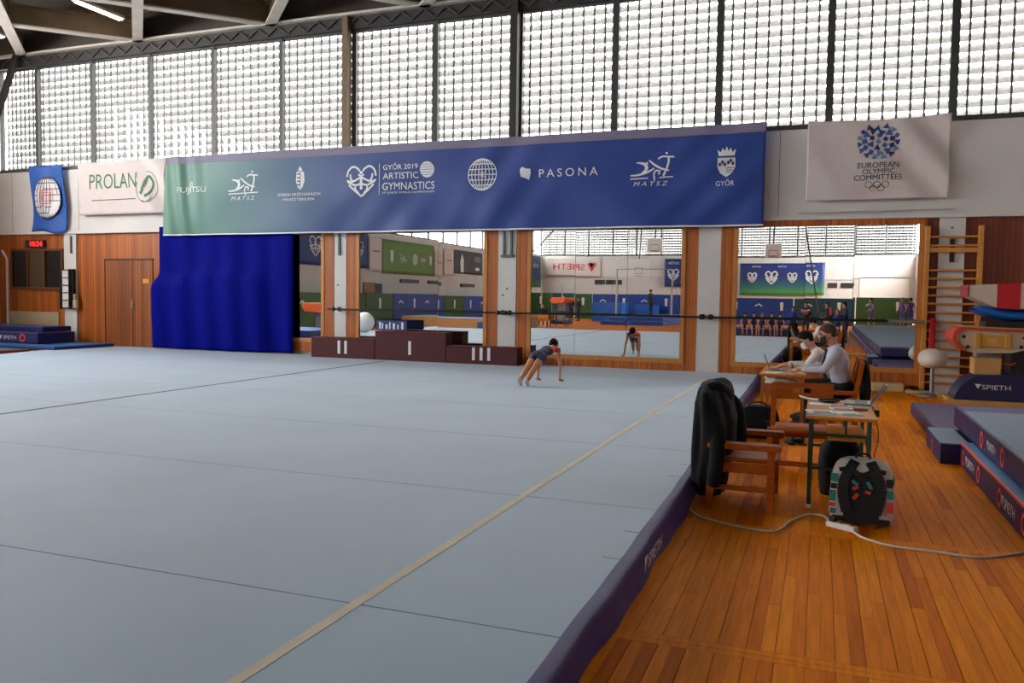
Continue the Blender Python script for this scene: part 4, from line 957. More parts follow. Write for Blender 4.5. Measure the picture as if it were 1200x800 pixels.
g = G().grid(pk, 40, 18); g.f += [list(range(40))[::-1]]; g.mi += [0]; g.sm += [False]; g.build('body', MATS['pack_white'], bk)
def onp(x, z, off=.012):      # point on the front of the pack
    v = min(1, max(0, (z - .02) / .46)); sh = [(0, .1), (.1, .12), (.35, .125), (.6, .115), (.8, .1), (.93, .075), (1, .03)]
    i = max(j for j in range(len(sh) - 1) if sh[j][0] <= v + 1e-9); f = (v - sh[i][0]) / (sh[i + 1][0] - sh[i][0]); ry = sh[i][1] * (1 - f) + sh[i + 1][1] * f
    return (x, .03 + v * .05 - ry - off, z)
def band(name, pts, wd, mt, th=.014):
    g = G(); sp_ = smooth_path([Vector((x, z, 0)) for x, z in pts], 6)
    for i in range(len(sp_) - 1):
        a, b = sp_[i], sp_[i + 1]; g.beam(onp(a.x, a.y), onp(b.x, b.y), wd, th, up=(0, -1, 0))
    g.build(name, MATS[mt], bk)
g = G().grid(lambda u, v: onp(-.1 + .2 * u, .06 + .32 * v, .004), 6, 8); g.build('back_panel', MATS['strap_black'], bk); bk.children[-1].modifiers.new('thick', 'SOLIDIFY').thickness = .008
band('shoulder_strap', [(-.045, .46), (-.075, .4), (-.105, .3), (-.1, .2), (-.08, .1)], .06, 'strap_black', .02); band('shoulder_strap', [(.045, .46), (.075, .4), (.105, .3), (.1, .2), (.08, .1)], .06, 'strap_black', .02)
band('cross_strap', [(-.08, .42), (0, .37), (.08, .42)], .04, 'strap_black'); band('top_band', [(-.13, .4), (-.09, .41)], .03, 'strap_black'); band('top_band', [(.09, .41), (.13, .4)], .03, 'strap_black')
for x0, z0, x1, z1, c in ((-.055, .33, -.02, .3, 'pack_teal'), (-.05, .27, -.02, .29, 'pack_red'), (.03, .33, .055, .28, 'pack_teal'), (-.045, .2, -.02, .24, 'pack_red'), (.02, .26, .05, .25, 'pack_red')): g = G().beam(onp(x0, z0, .016), onp(x1, z1, .016), .022, .006, up=(0, -1, 0)); g.build('print_patch', MATS[c], bk)
for z0, z1 in ((.05, .13), (.17, .25), (.28, .36)):
    for s_ in (-1, 1): G().sph((s_ * (.172 - .04 * max(0, z0 - .2)), .03 + z0 * .1, (z0 + z1) / 2), (.014, .06, .045), 10, 7).build('side_patch', MATS['pack_teal'], bk)
for x0, z0, z1, c in ((-.15, .37, .31, 'pack_teal'), (-.155, .3, .26, 'strap_black'), (-.16, .25, .17, 'pack_teal'), (-.16, .16, .13, 'pack_red'), (-.155, .12, .08, 'pack_teal'), (.15, .36, .3, 'strap_black'), (.158, .2, .12, 'pack_red'), (.155, .28, .22, 'pack_teal')): band('side_print', [(x0, z0), (x0 * 1.02, z1)], .035, c, .006)
band('bottom_band', [(-.16, .05), (0, .045), (.16, .05)], .035, 'strap_black'); G().tube(smooth_path([(-.04, .06, .47), (-.03, .06, .51), (.03, .06, .51), (.04, .06, .47)], 4), .009).build('grab_handle', MATS['strap_black'], bk)
# power strip and cables
ps = thing('power_strip', 'white power strip on the floor in front of the backpack', 'power strip', (.205, 6.76, 0), -.55)
G().box(-.12, .12, -.03, .03, 0, .045).build('body', MATS['white'], ps, bevel=.01)
for x in (-.08, 0, .08): G().cyl((x, 0, .044), (x, 0, .046), .018, n=12).build('socket', MATS['ink_grey'], ps)
G().box(-.1, -.05, -.022, .022, .045, .085).build('plug', MATS['black'], ps, bevel=.006)
cw = mat('cable_white', (216, 206, 186), 0.5)
wc = thing('white_cable', 'white mains cable snaking across the wood floor to the power strip', 'cable', (0, 0, .008))
pts = [(-.96, 6.85), (-.86, 6.66), (-.64, 6.52), (-.44, 6.45), (-.29, 6.45), (-.22, 6.6), (-.17, 6.82), (-.06, 7.06), (.04, 7.12), (.1, 7.02), (.12, 6.84)]
G().tube(smooth_path([(x, y, 0) for x, y in pts], 6), .009, n=6).build('lead', cw, wc)
pts = [(.29, 6.68), (.34, 6.56), (.45, 6.45), (.56, 6.4), (.7, 6.38), (.83, 6.375), (.96, 6.35), (1.09, 6.36), (1.22, 6.45), (1.39, 6.6), (1.46, 6.72)]
wc2 = thing('white_cable', 'white mains cable running from the power strip to the tumbling mat', 'cable', (0, 0, .008)); G().tube(smooth_path([(x, y, 0) for x, y in pts], 6), .009, n=6).build('lead', cw, wc2)
bc = thing('black_cable', 'thin black laptop cable hanging from the near desk to the floor', 'cable', (0, 0, 0))
G().tube(smooth_path([(.47, 8.35, DZ + .01), (.5, 8.3, .7), (.54, 8.3, .5), (.5, 8.3, .25), (.55, 8.35, .03), (.6, 8.6, .006), (.56, 8.0, .006), (.52, 7.4, .006), (.5, 7.0, .006), (.45, 6.86, .006)], 6), .005, n=5).build('lead', MATS['black'], bc); G().box(.49, .54, 8.27, 8.33, DZ - .1, DZ - .04).build('adapter', MATS['black'], bc)
# ================================================================== PEOPLE
import numpy as np
def skin_mat(name, rgb): return mat(name, rgb, 0.55, var=.05, vs=12)
skin_mat('skin_light', (196, 136, 106)); skin_mat('skin_mid', (190, 132, 100)); skin_mat('skin_warm', (198, 128, 88))
mat('hair_black', (12, 10, 10), 0.7, spec=.15, bump=.5, bs=60); mat('hair_brown', (56, 42, 30), 0.7, spec=.2, bump=.5, bs=60); mat('hair_grey', (78, 62, 46), 0.7, spec=.15, var=.35, vs=40, bump=.6, bs=60); mat('hair_blond', (150, 104, 60), 0.6)
mat('shirt_grey', (186, 190, 204), 0.75, var=.06, vs=8, bump=.25, bs=9); mat('shirt_white', (222, 212, 204), 0.75, var=.04, vs=8, bump=.25, bs=9); mat('trousers_black', (22, 22, 26), 0.8); mat('trousers_navy', (24, 28, 46), 0.8)
mat('leotard_navy', (40, 44, 76), 0.6); mat('leotard_red', (214, 58, 50), 0.6); mat('shoe_white', (206, 196, 186), 0.7); mat('shoe_black', (18, 18, 20), 0.5)
mat('eye_dark', (20, 16, 14), 0.2); mat('lip', (160, 90, 80), 0.5); mat('mask_black', (16, 16, 18), 0.8); mat('mask_white', (206, 212, 220), 0.8); mat('tie_dark', (26, 28, 40), 0.6)
def body_mesh(prims, regions, voxel, smooth=2):
    """prims: ('c', p, q, r0, r1, region) tapered capsules, ('e', c, (rx,ry,rz), R, region) ellipsoids -> one continuous remeshed body"""
    g = G()
    for p in prims:
        if p[0] == 'c':
            a, b = Vector(p[1]), Vector(p[2]); g.cyl(a, b, p[3], p[4], n=14); g.sph(a, p[3], 12, 8); g.sph(b, p[4], 12, 8)
        else: g.sph(p[1], p[2], 20, 14, p[3])
    me = g.mesh('raw', MATS['white']); o = bpy.data.objects.new('raw', me); C.objects.link(o)
    rm = o.modifiers.new('r', 'REMESH'); rm.mode = 'VOXEL'; rm.voxel_size = voxel; rm.use_smooth_shade = True
    if smooth: sm = o.modifiers.new('s', 'SMOOTH'); sm.factor = .5; sm.iterations = smooth
    out = bpy.data.meshes.new_from_object(o.evaluated_get(bpy.context.evaluated_depsgraph_get())); bpy.data.objects.remove(o); bpy.data.meshes.remove(me)
    n = len(out.polygons); cen = np.empty(n * 3); out.polygons.foreach_get('center', cen); cen = cen.reshape(n, 3)
    best = np.full(n, 1e9); idx = np.zeros(n, dtype=np.int32)
    for p in prims:
        reg = regions.index(p[-1])
        if p[0] == 'c':
            a, b = np.array(p[1], float), np.array(p[2], float); ab = b - a; t = np.clip(((cen - a) @ ab) / max(1e-9, ab @ ab), 0, 1)
            d = np.linalg.norm(cen - (a + t[:, None] * ab), axis=1) - (p[3] + (p[4] - p[3]) * t)
        else:
            R_ = np.array(p[3].transposed()) if p[3] is not None else np.eye(3); q = (cen - np.array(p[1], float)) @ R_.T; rr = np.array(p[2], float)
            d = (np.linalg.norm(q / rr, axis=1) - 1) * rr.min()
        m_ = d < best; best[m_] = d[m_]; idx[m_] = reg
    out.materials.clear()
    return out, idx
_bodies = {}
def person(label, loc, rotz, J, cols, voxel=.012, smooth=2, hair='hair_black', scale=1.0, extras=True, hairstyle='short', group=None, paint=None):
    """J: joints in metres, local +y is forward. cols: region -> material"""
    t = thing('person', label, 'person', loc, rotz, group)
    t.scale = (scale,) * 3
    V = {k: Vector(v) for k, v in J.items() if hasattr(v, '__len__') and k != 'head_dir'}
    P = []; c = lambda a, b, r0, r1, reg: P.append(('c', tuple(a), tuple(b), r0, r1, reg)); e = lambda a, r, R, reg: P.append(('e', tuple(a), r, R, reg))
    k = J.get('build', 1.0)
    pel, ch, nk, hd = V['pelvis'], V['chest'], V['neck'], V['head']
    up = (nk - pel).normalized(); rt = (V['sh_r'] - V['sh_l']).normalized(); fw = up.cross(rt).normalized() if True else None; rt = fw.cross(up).normalized()
    Rt = Matrix((rt, -fw if False else up.cross(rt), up)).transposed()
    w_ = (V['sh_r'] - V['sh_l']).length / 2
    e(pel, (.155 * k, .12 * k, .12 * k), Rt, 'hips'); e(pel.lerp(ch, .45), (.14 * k, .105 * k, .16 * k), Rt, 'top'); e(ch, (.165 * k, .12 * k, .19 * k), Rt, 'top')
    c(V['sh_l'], V['sh_r'], .068 * k, .068 * k, 'top'); c(ch, nk, .1 * k, .055 * k, 'top'); c(nk - up * .02, nk.lerp(hd, .6), .052 * k, .05 * k, 'skin')
    hdir = Vector(J.get('head_dir', (0, 1, 0))).normalized()
    hup = (hd - nk).normalized() if abs((hd - nk).normalized().dot(hdir)) < .8 else Vector((0, 0, 1)); hr = hdir.cross(hup).normalized(); hup = hr.cross(hdir)
    Rh = Matrix((hr, hdir, hup)).transposed(); hs = J.get('hs', 1.0)
    H = lambda x, y, z: hd + Rh @ Vector((x, y, z)) * hs
    e(H(0, -.005, .03), (.076 * hs, .094 * hs, .095 * hs), Rh, 'skin'); e(H(0, .02, -.055), (.058 * hs, .068 * hs, .07 * hs), Rh, 'skin')
    if extras:
        c(H(0, .085, .0), H(0, .104, -.03), .011 * hs, .016 * hs, 'skin'); e(H(0, .055, -.1), (.03 * hs, .028 * hs, .022 * hs), Rh, 'skin')
        for s_ in (-1, 1): e(H(s_ * .078, -.005, -.005), (.012 * hs, .024 * hs, .034 * hs), Rh, 'skin')
    for s_ in ('l', 'r'):
        sh, el, wr_ = V['sh_' + s_], V['el_' + s_], V['wr_' + s_]
        c(sh, el, .058 * k, .043 * k, 'sleeve'); m_ = el.lerp(wr_, J.get('cuff', .9))
        c(el, m_, .044 * k, .034 * k, 'forearm'); c(m_, wr_, .031 * k, .026 * k, 'skin')
        hv = V.get('hand_' + s_); fd = ((hv - wr_) if hv is not None else (wr_ - el)).normalized(); pn = Vector(J.get('palm_' + s_, (0, 0, -1))).normalized(); sd = fd.cross(pn).normalized() * (1 if s_ == 'l' else -1)
        hk = J.get('handk', 1.0); pc = wr_ + fd * .05 * hk
        Rp = Matrix((sd, fd, pn)).transposed(); e(pc, (.042 * hk, .052 * hk, .017 * hk), Rp, 'skin')
        if extras:
            for q, (of, ln) in enumerate(((.033, .062), (.012, .072), (-.011, .068), (-.032, .052))):
                b0 = wr_ + fd * .085 * hk + sd * of * hk; b1 = b0 + (fd * .6 + sd * of * 1.5) * ln * hk; b2 = b1 + (fd * .75 + pn * .45) * ln * .6 * hk
                c(b0, b1, .0105 * hk, .0098 * hk, 'skin'); c(b1, b2, .0098 * hk, .0085 * hk, 'skin')
            t0 = wr_ + fd * .035 * hk + sd * .034 * hk; t1 = t0 + (sd * .8 + fd * .7).normalized() * .038 * hk; c(t0, t1, .014 * hk, .012 * hk, 'skin'); c(t1, t1 + (fd + pn * .3).normalized() * .03 * hk, .012 * hk, .0095 * hk, 'skin')
        hp, kn, an, toe = V['hip_' + s_], V['kn_' + s_], V['an_' + s_], V['toe_' + s_]
        lk = J.get('legk', k); sp_ = J.get('short', .35)
        c(hp, hp.lerp(kn, sp_), .088 * lk, (.088 - .03 * sp_) * lk, 'hips'); c(hp.lerp(kn, sp_), kn, (.088 - .03 * sp_) * lk, .056 * lk, 'thigh'); c(kn, kn.lerp(an, .35), .056 * lk, .054 * lk, 'calf'); c(kn.lerp(an, .35), an, .054 * lk, .036 * lk, 'calf')
        heel = an + (an - toe).normalized() * .03 + Vector(J.get('heel_off', (0, 0, -.03))); c(heel, an.lerp(toe, .5) + Vector(J.get('heel_off', (0, 0, -.03))) * .6, .038 * lk, .036 * lk, 'foot'); c(an, toe, .038 * lk, .028 * lk, 'foot')
    regions = ['skin', 'top', 'sleeve', 'forearm', 'hips', 'thigh', 'calf', 'foot', 'accent', 'accent2']
    me, idx = body_mesh(P, regions, voxel, smooth)
    if paint:
        cen = np.empty(len(me.polygons) * 3); me.polygons.foreach_get('center', cen); paint(cen.reshape(-1, 3), idx)
    for r_ in regions: me.materials.append(MATS[cols.get(r_, cols['skin'])])
    me.polygons.foreach_set('material_index', idx); me.polygons.foreach_set('use_smooth', [True] * len(me.polygons))
    b = bpy.data.objects.new('body', me); C.objects.link(b); b.parent = t
    # hair cap
    g = G(); lowb = -.05 if hairstyle != 'bald' else .03
    def hc(u, v):
        th = 2 * PI * u; back = (1 - math.sin(th)) / 2
        ph = v * PI * ((.35 + .6 * back) if hairstyle != 'long' else (.44 + .46 * back))
        x, y, z = math.sin(ph) * math.cos(th), math.sin(ph) * math.sin(th), math.cos(ph); q = 1.0 + (.035 * math.sin(7 * th + 5 * v) + .03 * math.sin(13 * th - 4 * v)) * math.sin(ph)
        return H(.084 * q * x, -.008 + .103 * q * y, .034 + .104 * q * z)
    n_ = 28 if extras else 14
    g.grid(hc, n_, 10 if extras else 6); ho = g.build('hair', MATS[hair], t); ho.modifiers.new('thick', 'SOLIDIFY').thickness = .012; ho.modifiers['thick'].offset = 0
    if hairstyle == 'bun': G().sph(H(0, -.09, .08), .035 * hs, 10, 7).build('hair_bun', MATS[hair], t)
    if extras:
        for s_ in (-1, 1):
            G().sph(H(s_ * .032, .083, .012), (.012 * hs, .006 * hs, .008 * hs), 10, 6, Rh).build('eye', MATS['eye_dark'], b); G().beam(H(s_ * .018, .092, .032), H(s_ * .048, .084, .034), .006 * hs, .008 * hs).build('eyebrow', MATS[hair], b)
        G().beam(H(-.022, .086, -.062), H(.022, .086, -.062), .006, .01).build('mouth', MATS['lip'], b)
    return t, H, Rh
def face_mask(t, H, mt, hs=1.0):
    def P(u, v):
        a = (u - .5) * 2.2; return H(.074 * math.sin(a), .012 + .094 * math.cos(a) * (1 + .08 * math.sin(PI * v)) + .012 * math.exp(-(a * 2.2) ** 2) * math.sin(PI * v), -.006 - .098 * v)
    o = G().grid(P, 16, 8).build('face_mask', MATS[mt], t); o.modifiers.new('thick', 'SOLIDIFY').thickness = .004
    for s_ in (-1, 1): G().tube([H(s_ * .07, .045, -.02), H(s_ * .085, .0, .02), H(s_ * .083, -.03, .0), H(s_ * .075, .03, -.07)], .003, n=5).build('ear_loop', MATS[mt], o)
# --- man in the grey shirt
J = dict(pelvis=(0, -.02, .58), chest=(0, .05, .93), neck=(0, .1, 1.14), head=(0, .18, 1.31), head_dir=(-.12, .9, -.32), sh_l=(-.2, .07, 1.08), sh_r=(.2, .07, 1.08), el_l=(-.27, .22, .84), el_r=(.27, .24, .84), wr_l=(-.2, .5, .825), wr_r=(.16, .5, .825), hand_l=(-.15, .62, .8), hand_r=(.1, .62, .8),
         hip_l=(-.1, 0, .56), hip_r=(.1, 0, .56), kn_l=(-.13, .44, .54), kn_r=(.13, .46, .54), an_l=(-.14, .4, .1), an_r=(.13, .44, .1), toe_l=(-.15, .58, .035), toe_r=(.14, .62, .035), short=.9, hs=1.06, build=1.24)
t, H, Rh = person('man in a pale grey shirt, dark tie and black face mask at the far desk', (.29, 12.02, 0), PI / 2, J, dict(skin='skin_light', top='shirt_grey', sleeve='shirt_grey', forearm='shirt_grey', hips='trousers_black', thigh='trousers_black', calf='trousers_black', foot='shoe_black'), .007, hair='hair_grey')
face_mask(t, H, 'mask_black')
G().tube(smooth_path([(0.0, .2, 1.1), (0, .22, 1.0), (0, .24, .88), (0, .2, .7)], 5), .02, n=8, rs=[.013 + .016 * i / 15 for i in range(16)]).build('tie', MATS['tie_dark'], t)
g = G().tube([(.07 * math.cos(a), .1 + .075 * math.sin(a), 1.135 + .03 * -math.sin(a)) for a in [2 * PI * i / 16 for i in range(16)]], .018, n=6, closed=True); g.build('collar', MATS['shirt_grey'], t)
g = G().tube(smooth_path([(-.06, .02, 1.16), (-.1, .1, 1.12), (-.09, .17, 1.0), (-.04, .19, .85)], 5), .008, n=6); g.build('lanyard', MATS['tie_dark'], t)
# --- man in the white shirt, leaning over the laptop
J = dict(pelvis=(0, -.02, .58), chest=(0, .2, .88), neck=(0, .33, 1.05), head=(0, .44, 1.19), head_dir=(-.1, .8, -.55), sh_l=(-.19, .28, 1.0), sh_r=(.19, .28, 1.0), el_l=(-.26, .42, .82), el_r=(.25, .42, .82), wr_l=(-.17, .68, .82), wr_r=(.1, .7, .82), hand_l=(-.12, .8, .79), hand_r=(.04, .82, .79),
         hip_l=(-.1, 0, .56), hip_r=(.1, 0, .56), kn_l=(-.13, .44, .54), kn_r=(.13, .46, .54), an_l=(-.14, .4, .1), an_r=(.13, .44, .1), toe_l=(-.15, .58, .035), toe_r=(.14, .62, .035), short=.9, build=1.1)
t, H, Rh = person('man in a white shirt and white face mask typing on the laptop', (.26, 12.78, 0), PI / 2, J, dict(skin='skin_light', top='shirt_white', sleeve='shirt_white', forearm='shirt_white', hips='trousers_black', thigh='trousers_black', calf='trousers_black', foot='shoe_black'), .007, hair='hair_black')
face_mask(t, H, 'mask_white')
G().tube([(-.2 + .034 * math.cos(a), .62 + .012 * math.sin(a), .82 + .034 * math.sin(a)) for a in [2 * PI * i / 14 for i in range(14)]], .007, n=6, closed=True).build('wristwatch', MATS['black'], t)
# --- boy in a push-up on the mat (local +y is where his head points)
bx, by = -4.7, 14.0
L_ = lambda x, y, z: (x - bx, y - by, z - MZ)
J = dict(pelvis=L_(-4.72, 13.97, .72), chest=L_(-4.65, 14.3, .79), neck=L_(-4.64, 14.48, .83), head=L_(-4.645, 14.6, .87), head_dir=(.02, .62, -.75), sh_l=L_(-4.78, 14.45, .8), sh_r=L_(-4.51, 14.46, .79), el_l=L_(-4.87, 14.46, .5), el_r=L_(-4.47, 14.49, .51), wr_l=L_(-4.9, 14.47, .25), wr_r=L_(-4.48, 14.5, .25),
         hand_l=L_(-4.91, 14.6, .215), hand_r=L_(-4.49, 14.63, .215), hip_l=L_(-4.79, 13.95, .7), hip_r=L_(-4.64, 13.95, .69), kn_l=L_(-4.83, 13.67, .5), kn_r=L_(-4.7, 13.66, .49), an_l=L_(-4.87, 13.42, .31), an_r=L_(-4.74, 13.42, .3), toe_l=L_(-4.87, 13.47, .23), toe_r=L_(-4.74, 13.47, .23), short=.38, hs=.95, build=.78, legk=.95, handk=.9, cuff=.1, heel_off=(0, -.03, .0))
def boy_paint(c, idx):
    top = idx == 1
    idx[top & (c[:, 1] > .27 - .25 * (c[:, 0] - .05)) & (c[:, 0] > -.02)] = 8
    idx[top & (((c[:, 0] - .09) / .035) ** 2 + ((c[:, 1] - .34) / .05) ** 2 < 1)] = 9
t, H, Rh = person('boy in a navy and red leotard doing a push-up on the blue mat', (bx, by, MZ), 0, J, dict(skin='skin_warm', top='leotard_navy', sleeve='skin_warm', forearm='skin_warm', hips='leotard_navy', thigh='skin_warm', calf='skin_warm', foot='shoe_white', accent='leotard_red', accent2='print_white'), .006, hair='hair_black', hairstyle='long', paint=boy_paint)
# ================================================================== THE HALL BEHIND THE CAMERA (seen in the mirrors)
mat('cloth_navy', (30, 56, 118), 0.6); mat('cloth_green', (96, 136, 60), 0.6); mat('cloth_grey', (70, 72, 76), 0.6); mat('pad_green', (50, 92, 44), 0.6); mat('pad_teal', (26, 72, 84), 0.6); mat('pad_royal', (24, 66, 150), 0.6); mat('print_red', (206, 44, 44), 0.6)
def hang(name, label, u0, u1, z0, z1, wall, mt, prints=(), cat='banner'):
    """banner on another wall: u runs to the viewer's right when facing it"""
    w_ = u1 - u0
    loc, rz = (((-23.42, (u0 + u1) / 2, z0), PI / 2) if wall == 'left' else ((-(u0 + u1) / 2, -33.84, z0), PI))
    t = thing(name, label, cat, loc, rz)
    o = G().grid(lambda u, v: ((u - .5) * w_, .025 * math.sin(u * w_ * 3 + v * 2), v * (z1 - z0)), max(8, int(w_ * 4)), 8).build('cloth', mt, t); o.modifiers.new('thick', 'SOLIDIFY').thickness = .005
    for nm, fn, m_ in prints:
        g = G(); fn(g); g.build(nm, MATS[m_], t, loc=(0, -.04, 0))
    return t
# left wall, facing it u = Y
hang('navy_banner', 'navy event banner on the side wall, seen in the left mirrors', -3.68, 4.2, 3.2, 5.1, 'left', MATS['cloth_navy'], [('lettering', lambda g: g.text('GYŐR 2019', -1.2, 1.3, 1.4, .26), 'print_white'), ('lettering', lambda g: g.text('ARTISTIC', -1.3, .95, 1.2, .22), 'print_white'), ('lettering', lambda g: g.text('GYMNASTICS', -1.1, .6, 1.7, .24), 'print_white'), ('heart_logo', lambda g: heart(g, -2.8, .95, 1.1, 1.0), 'print_white'), ('heart_logo', lambda g: heart(g, 1.2, .95, 1.1, 1.0), 'print_white')])
hang('white_banner', 'white banner beside the navy one on the side wall in the mirror', -5.18, -3.72, 3.1, 5.0, 'left', MATS['cloth_white'], [('print', lambda g: g.stroke([(-.4, 1.1), (.4, 1.1)], .1), 'ink_grey')])
hang('green_banner', 'long olive green banner with white logos on the side wall in the mirror', -11.9, -5.2, 3.0, 4.95, 'left', MATS['cloth_green'], [('crest', lambda g: g.flat([(2.1, 1.35), (2.5, 1.35), (2.45, .75), (2.3, .6), (2.15, .75)]), 'print_white'), ('gymnast_logo', lambda g: matsz(g, .9, .95, .9, .6), 'print_white'), ('globe_logo', lambda g: globe(g, -.6, .95, .32, .32, .05, 3, 4), 'print_white'), ('wave_mark', lambda g: g.stroke([(-2.0, .9), (-1.8, 1.05), (-1.6, .85), (-1.4, 1.1)], .12), 'print_white'), ('crest', lambda g: g.flat([(-2.9, 1.25), (-2.6, 1.25), (-2.62, .75), (-2.75, .65), (-2.88, .75)]), 'print_white')])
hang('white_banner', 'narrow white banner right of the green banner in the mirror', -13.2, -11.95, 3.0, 4.7, 'left', MATS['cloth_white'], [('print', lambda g: g.stroke([(-.35, 1.0), (.35, 1.0)], .08), 'ink_grey')])
hang('white_banner', 'white banner left of the dark grey banner in the mirror', -15.0, -13.4, 3.2, 4.95, 'left', MATS['cloth_white'], [('print', lambda g: g.stroke([(-.4, 1.0), (.4, 1.0)], .08), 'ink_grey')])
hang('grey_banner', 'dark grey banner with pale print on the side wall in the mirror', -20.1, -15.05, 3.4, 5.0, 'left', MATS['cloth_grey'], [('print_block', lambda g: g.flat([(-2.0, .9), (-.9, .9), (-.9, 1.3), (-2.0, 1.3)]), 'ink_grey'), ('print_block', lambda g: g.flat([(-1.8, .3), (-1.1, .3), (-1.1, .5), (-1.8, .5)]), 'print_white'), ('figure_print', lambda g: g.flat([(1.0, .1), (1.5, .1), (1.6, .8), (1.3, 1.4), (1.0, 1.0)]), 'print_white')])
hang('navy_banner', 'navy and green banner by the far corner in the middle mirror', -33.5, -30.4, 2.5, 5.2, 'left', grad_mat('navy_green', [(0, (60, 110, 60)), (.35, (40, 66, 90)), (1, (28, 40, 84))], 2, 0, 2.6), [('print', lambda g: g.text('GYŐR', 0, 1.9, 1.4, .4), 'print_white')])
# back wall, facing it u = -X
hang('white_banner', 'white banner with red lettering on the far end wall in the mirror', 18.05, 23.1, 3.5, 5.22, 'back', MATS['cloth_white'], [('lettering', lambda g: g.text('SPIETH', .35, .85, 2.9, .55), 'print_red'), ('logo', lambda g: g.flat([(-2.1, 1.15), (-1.3, 1.15), (-1.7, .45)]), 'print_red'), ('logo', lambda g: g.flat([(-2.0, 1.25), (-1.4, 1.25), (-1.7, .8)]), 'ink_grey')])
hang('navy_banner', 'blue banner at the right of the middle mirror', 8.9, 12.4, 2.7, 5.05, 'back', MATS['cloth_navy'], [('lettering', lambda g: g.text('GYŐR', 1.0, 2.0, .9, .25), 'print_white'), ('heart_logo', lambda g: heart(g, 1.0, 1.0, 1.0, 1.0, .09), 'print_white')])
hang('heart_banner', 'navy and green banner with white hearts on the far wall in the right mirror', -.25, 6.3, 2.25, 4.85, 'back', grad_mat('navy_green2', [(0, (74, 150, 60)), (.3, (40, 96, 96)), (.55, (30, 52, 116)), (1, (28, 46, 110))], 2, 0, 2.6),
     [('heart_logo', (lambda x, k: (lambda g: heart(g, x, 1.45, 1.0 * k, 1.05 * k, .1)))(x, k), 'print_white') for x, k in ((-2.3, 1.0), (-.8, .75), (.8, 1.0), (2.3, .75))] + [('lettering', (lambda x: (lambda g: g.text('GYŐR', x, 2.35, .7, .17)))(x), 'print_white') for x in (-2.2, 0, 2.0)])
# low advertising pads along the walls
def barrier(label, u0, u1, wall, mt, h=1.85, mark=True):
    w_ = u1 - u0; loc, rz = (((-22.7, (u0 + u1) / 2, 0), PI / 2) if wall == 'left' else ((-(u0 + u1) / 2, -27.9, 0), PI))
    t = thing('barrier_pad', label, 'barrier', loc, rz, group='padded barriers'); G().box(-w_ / 2 + .01, w_ / 2 - .01, 0, .12, 0, h).build('pad', MATS[mt], t, bevel=.02)
    if mark:
        for k in range(max(1, int(w_ / 1.6))):
            x = -w_ / 2 + (k + .5) * w_ / max(1, int(w_ / 1.6)); g = G()
            if k % 2: g.stroke([(x - .25, h * .7), (x, h * .78), (x + .25, h * .7)], .09)
            else: g.flat([(x - .09, h * .55), (x + .09, h * .55), (x + .12, h * .85), (x - .12, h * .85)])
            g.build('print', MATS['print_white'], t, loc=(0, -.008, 0))
bl = ['left mirror, nearest the door', 'left mirror, under the green banner', 'left mirror, under the white banners', 'left mirror, under the grey banner', 'side wall by the far corner', 'side wall beside the orange-lined vault']
for (a, b, m_), l_ in zip(((-5.2, -2.2, 'pad_green'), (-12.0, -5.25, 'pad_royal'), (-15.2, -12.05, 'pad_green'), (-21.5, -15.25, 'pad_royal'), (-27.5, -21.6, 'pad_green'), (-2.15, 6.0, 'pad_green')), bl): barrier('%s padded barrier in the %s' % ('green' if m_ == 'pad_green' else 'blue', l_), a, b, 'left', m_)
bl = ['green padded barrier at the left of the middle mirror', 'teal padded barrier behind the orange vault in the mirror', 'bright green padded barrier at the middle of the mirror', 'blue padded barrier behind the coach in the mirror', 'blue padded barrier at the left of the right mirror', 'dark green padded barrier behind the people in the mirror', 'green padded barrier behind the girls in the mirror']
for (a, b, m_), l_ in zip(((20.6, 22.4, 'pad_green'), (18.7, 20.55, 'pad_teal'), (17.2, 18.65, 'pad_green'), (6.9, 17.15, 'pad_royal'), (1.9, 6.8, 'pad_royal'), (-2.3, 1.85, 'pad_teal'), (-6.0, -2.35, 'pad_green')), bl): barrier(l_, a, b, 'back', m_, 2.0)
# details of those walls
G().box(-4.55 - YB, -3.3 - YB, -.05, 0, 0, 2.45).build('door_leaf', mat('door_brown', (150, 90, 40), 0.5), wall_left); G().box(-5.35 - YB, -4.6 - YB, -.04, 0, 0, 2.4).build('doorway_shade', MATS['black'], wall_left)  # black panel paints the darkness of the open doorway
for a, b in ((-9.8, -7.5), (-13.1, -11.2), (-18.7, -16.4)): G().box(a - YB, b - YB, -.12, 0, 2.5, 2.72).build('wall_slot', MATS['dull_steel'], wall_left)  # dull dark slots along the side wall
for a, b in ((-1.2, -.5), (-2.4, -1.45), (16.2, 17.6), (17.7, 18.6)): G().box(XR + a, XR + b, -.05, 0, 2.85, 3.25).build('vent', MATS['dark_steel'], wall_back)
G().box(XR - 6.3, XR - 2.8, -.06, 0, .0, 3.6).build('roller_door', MATS['white'], wall_back)
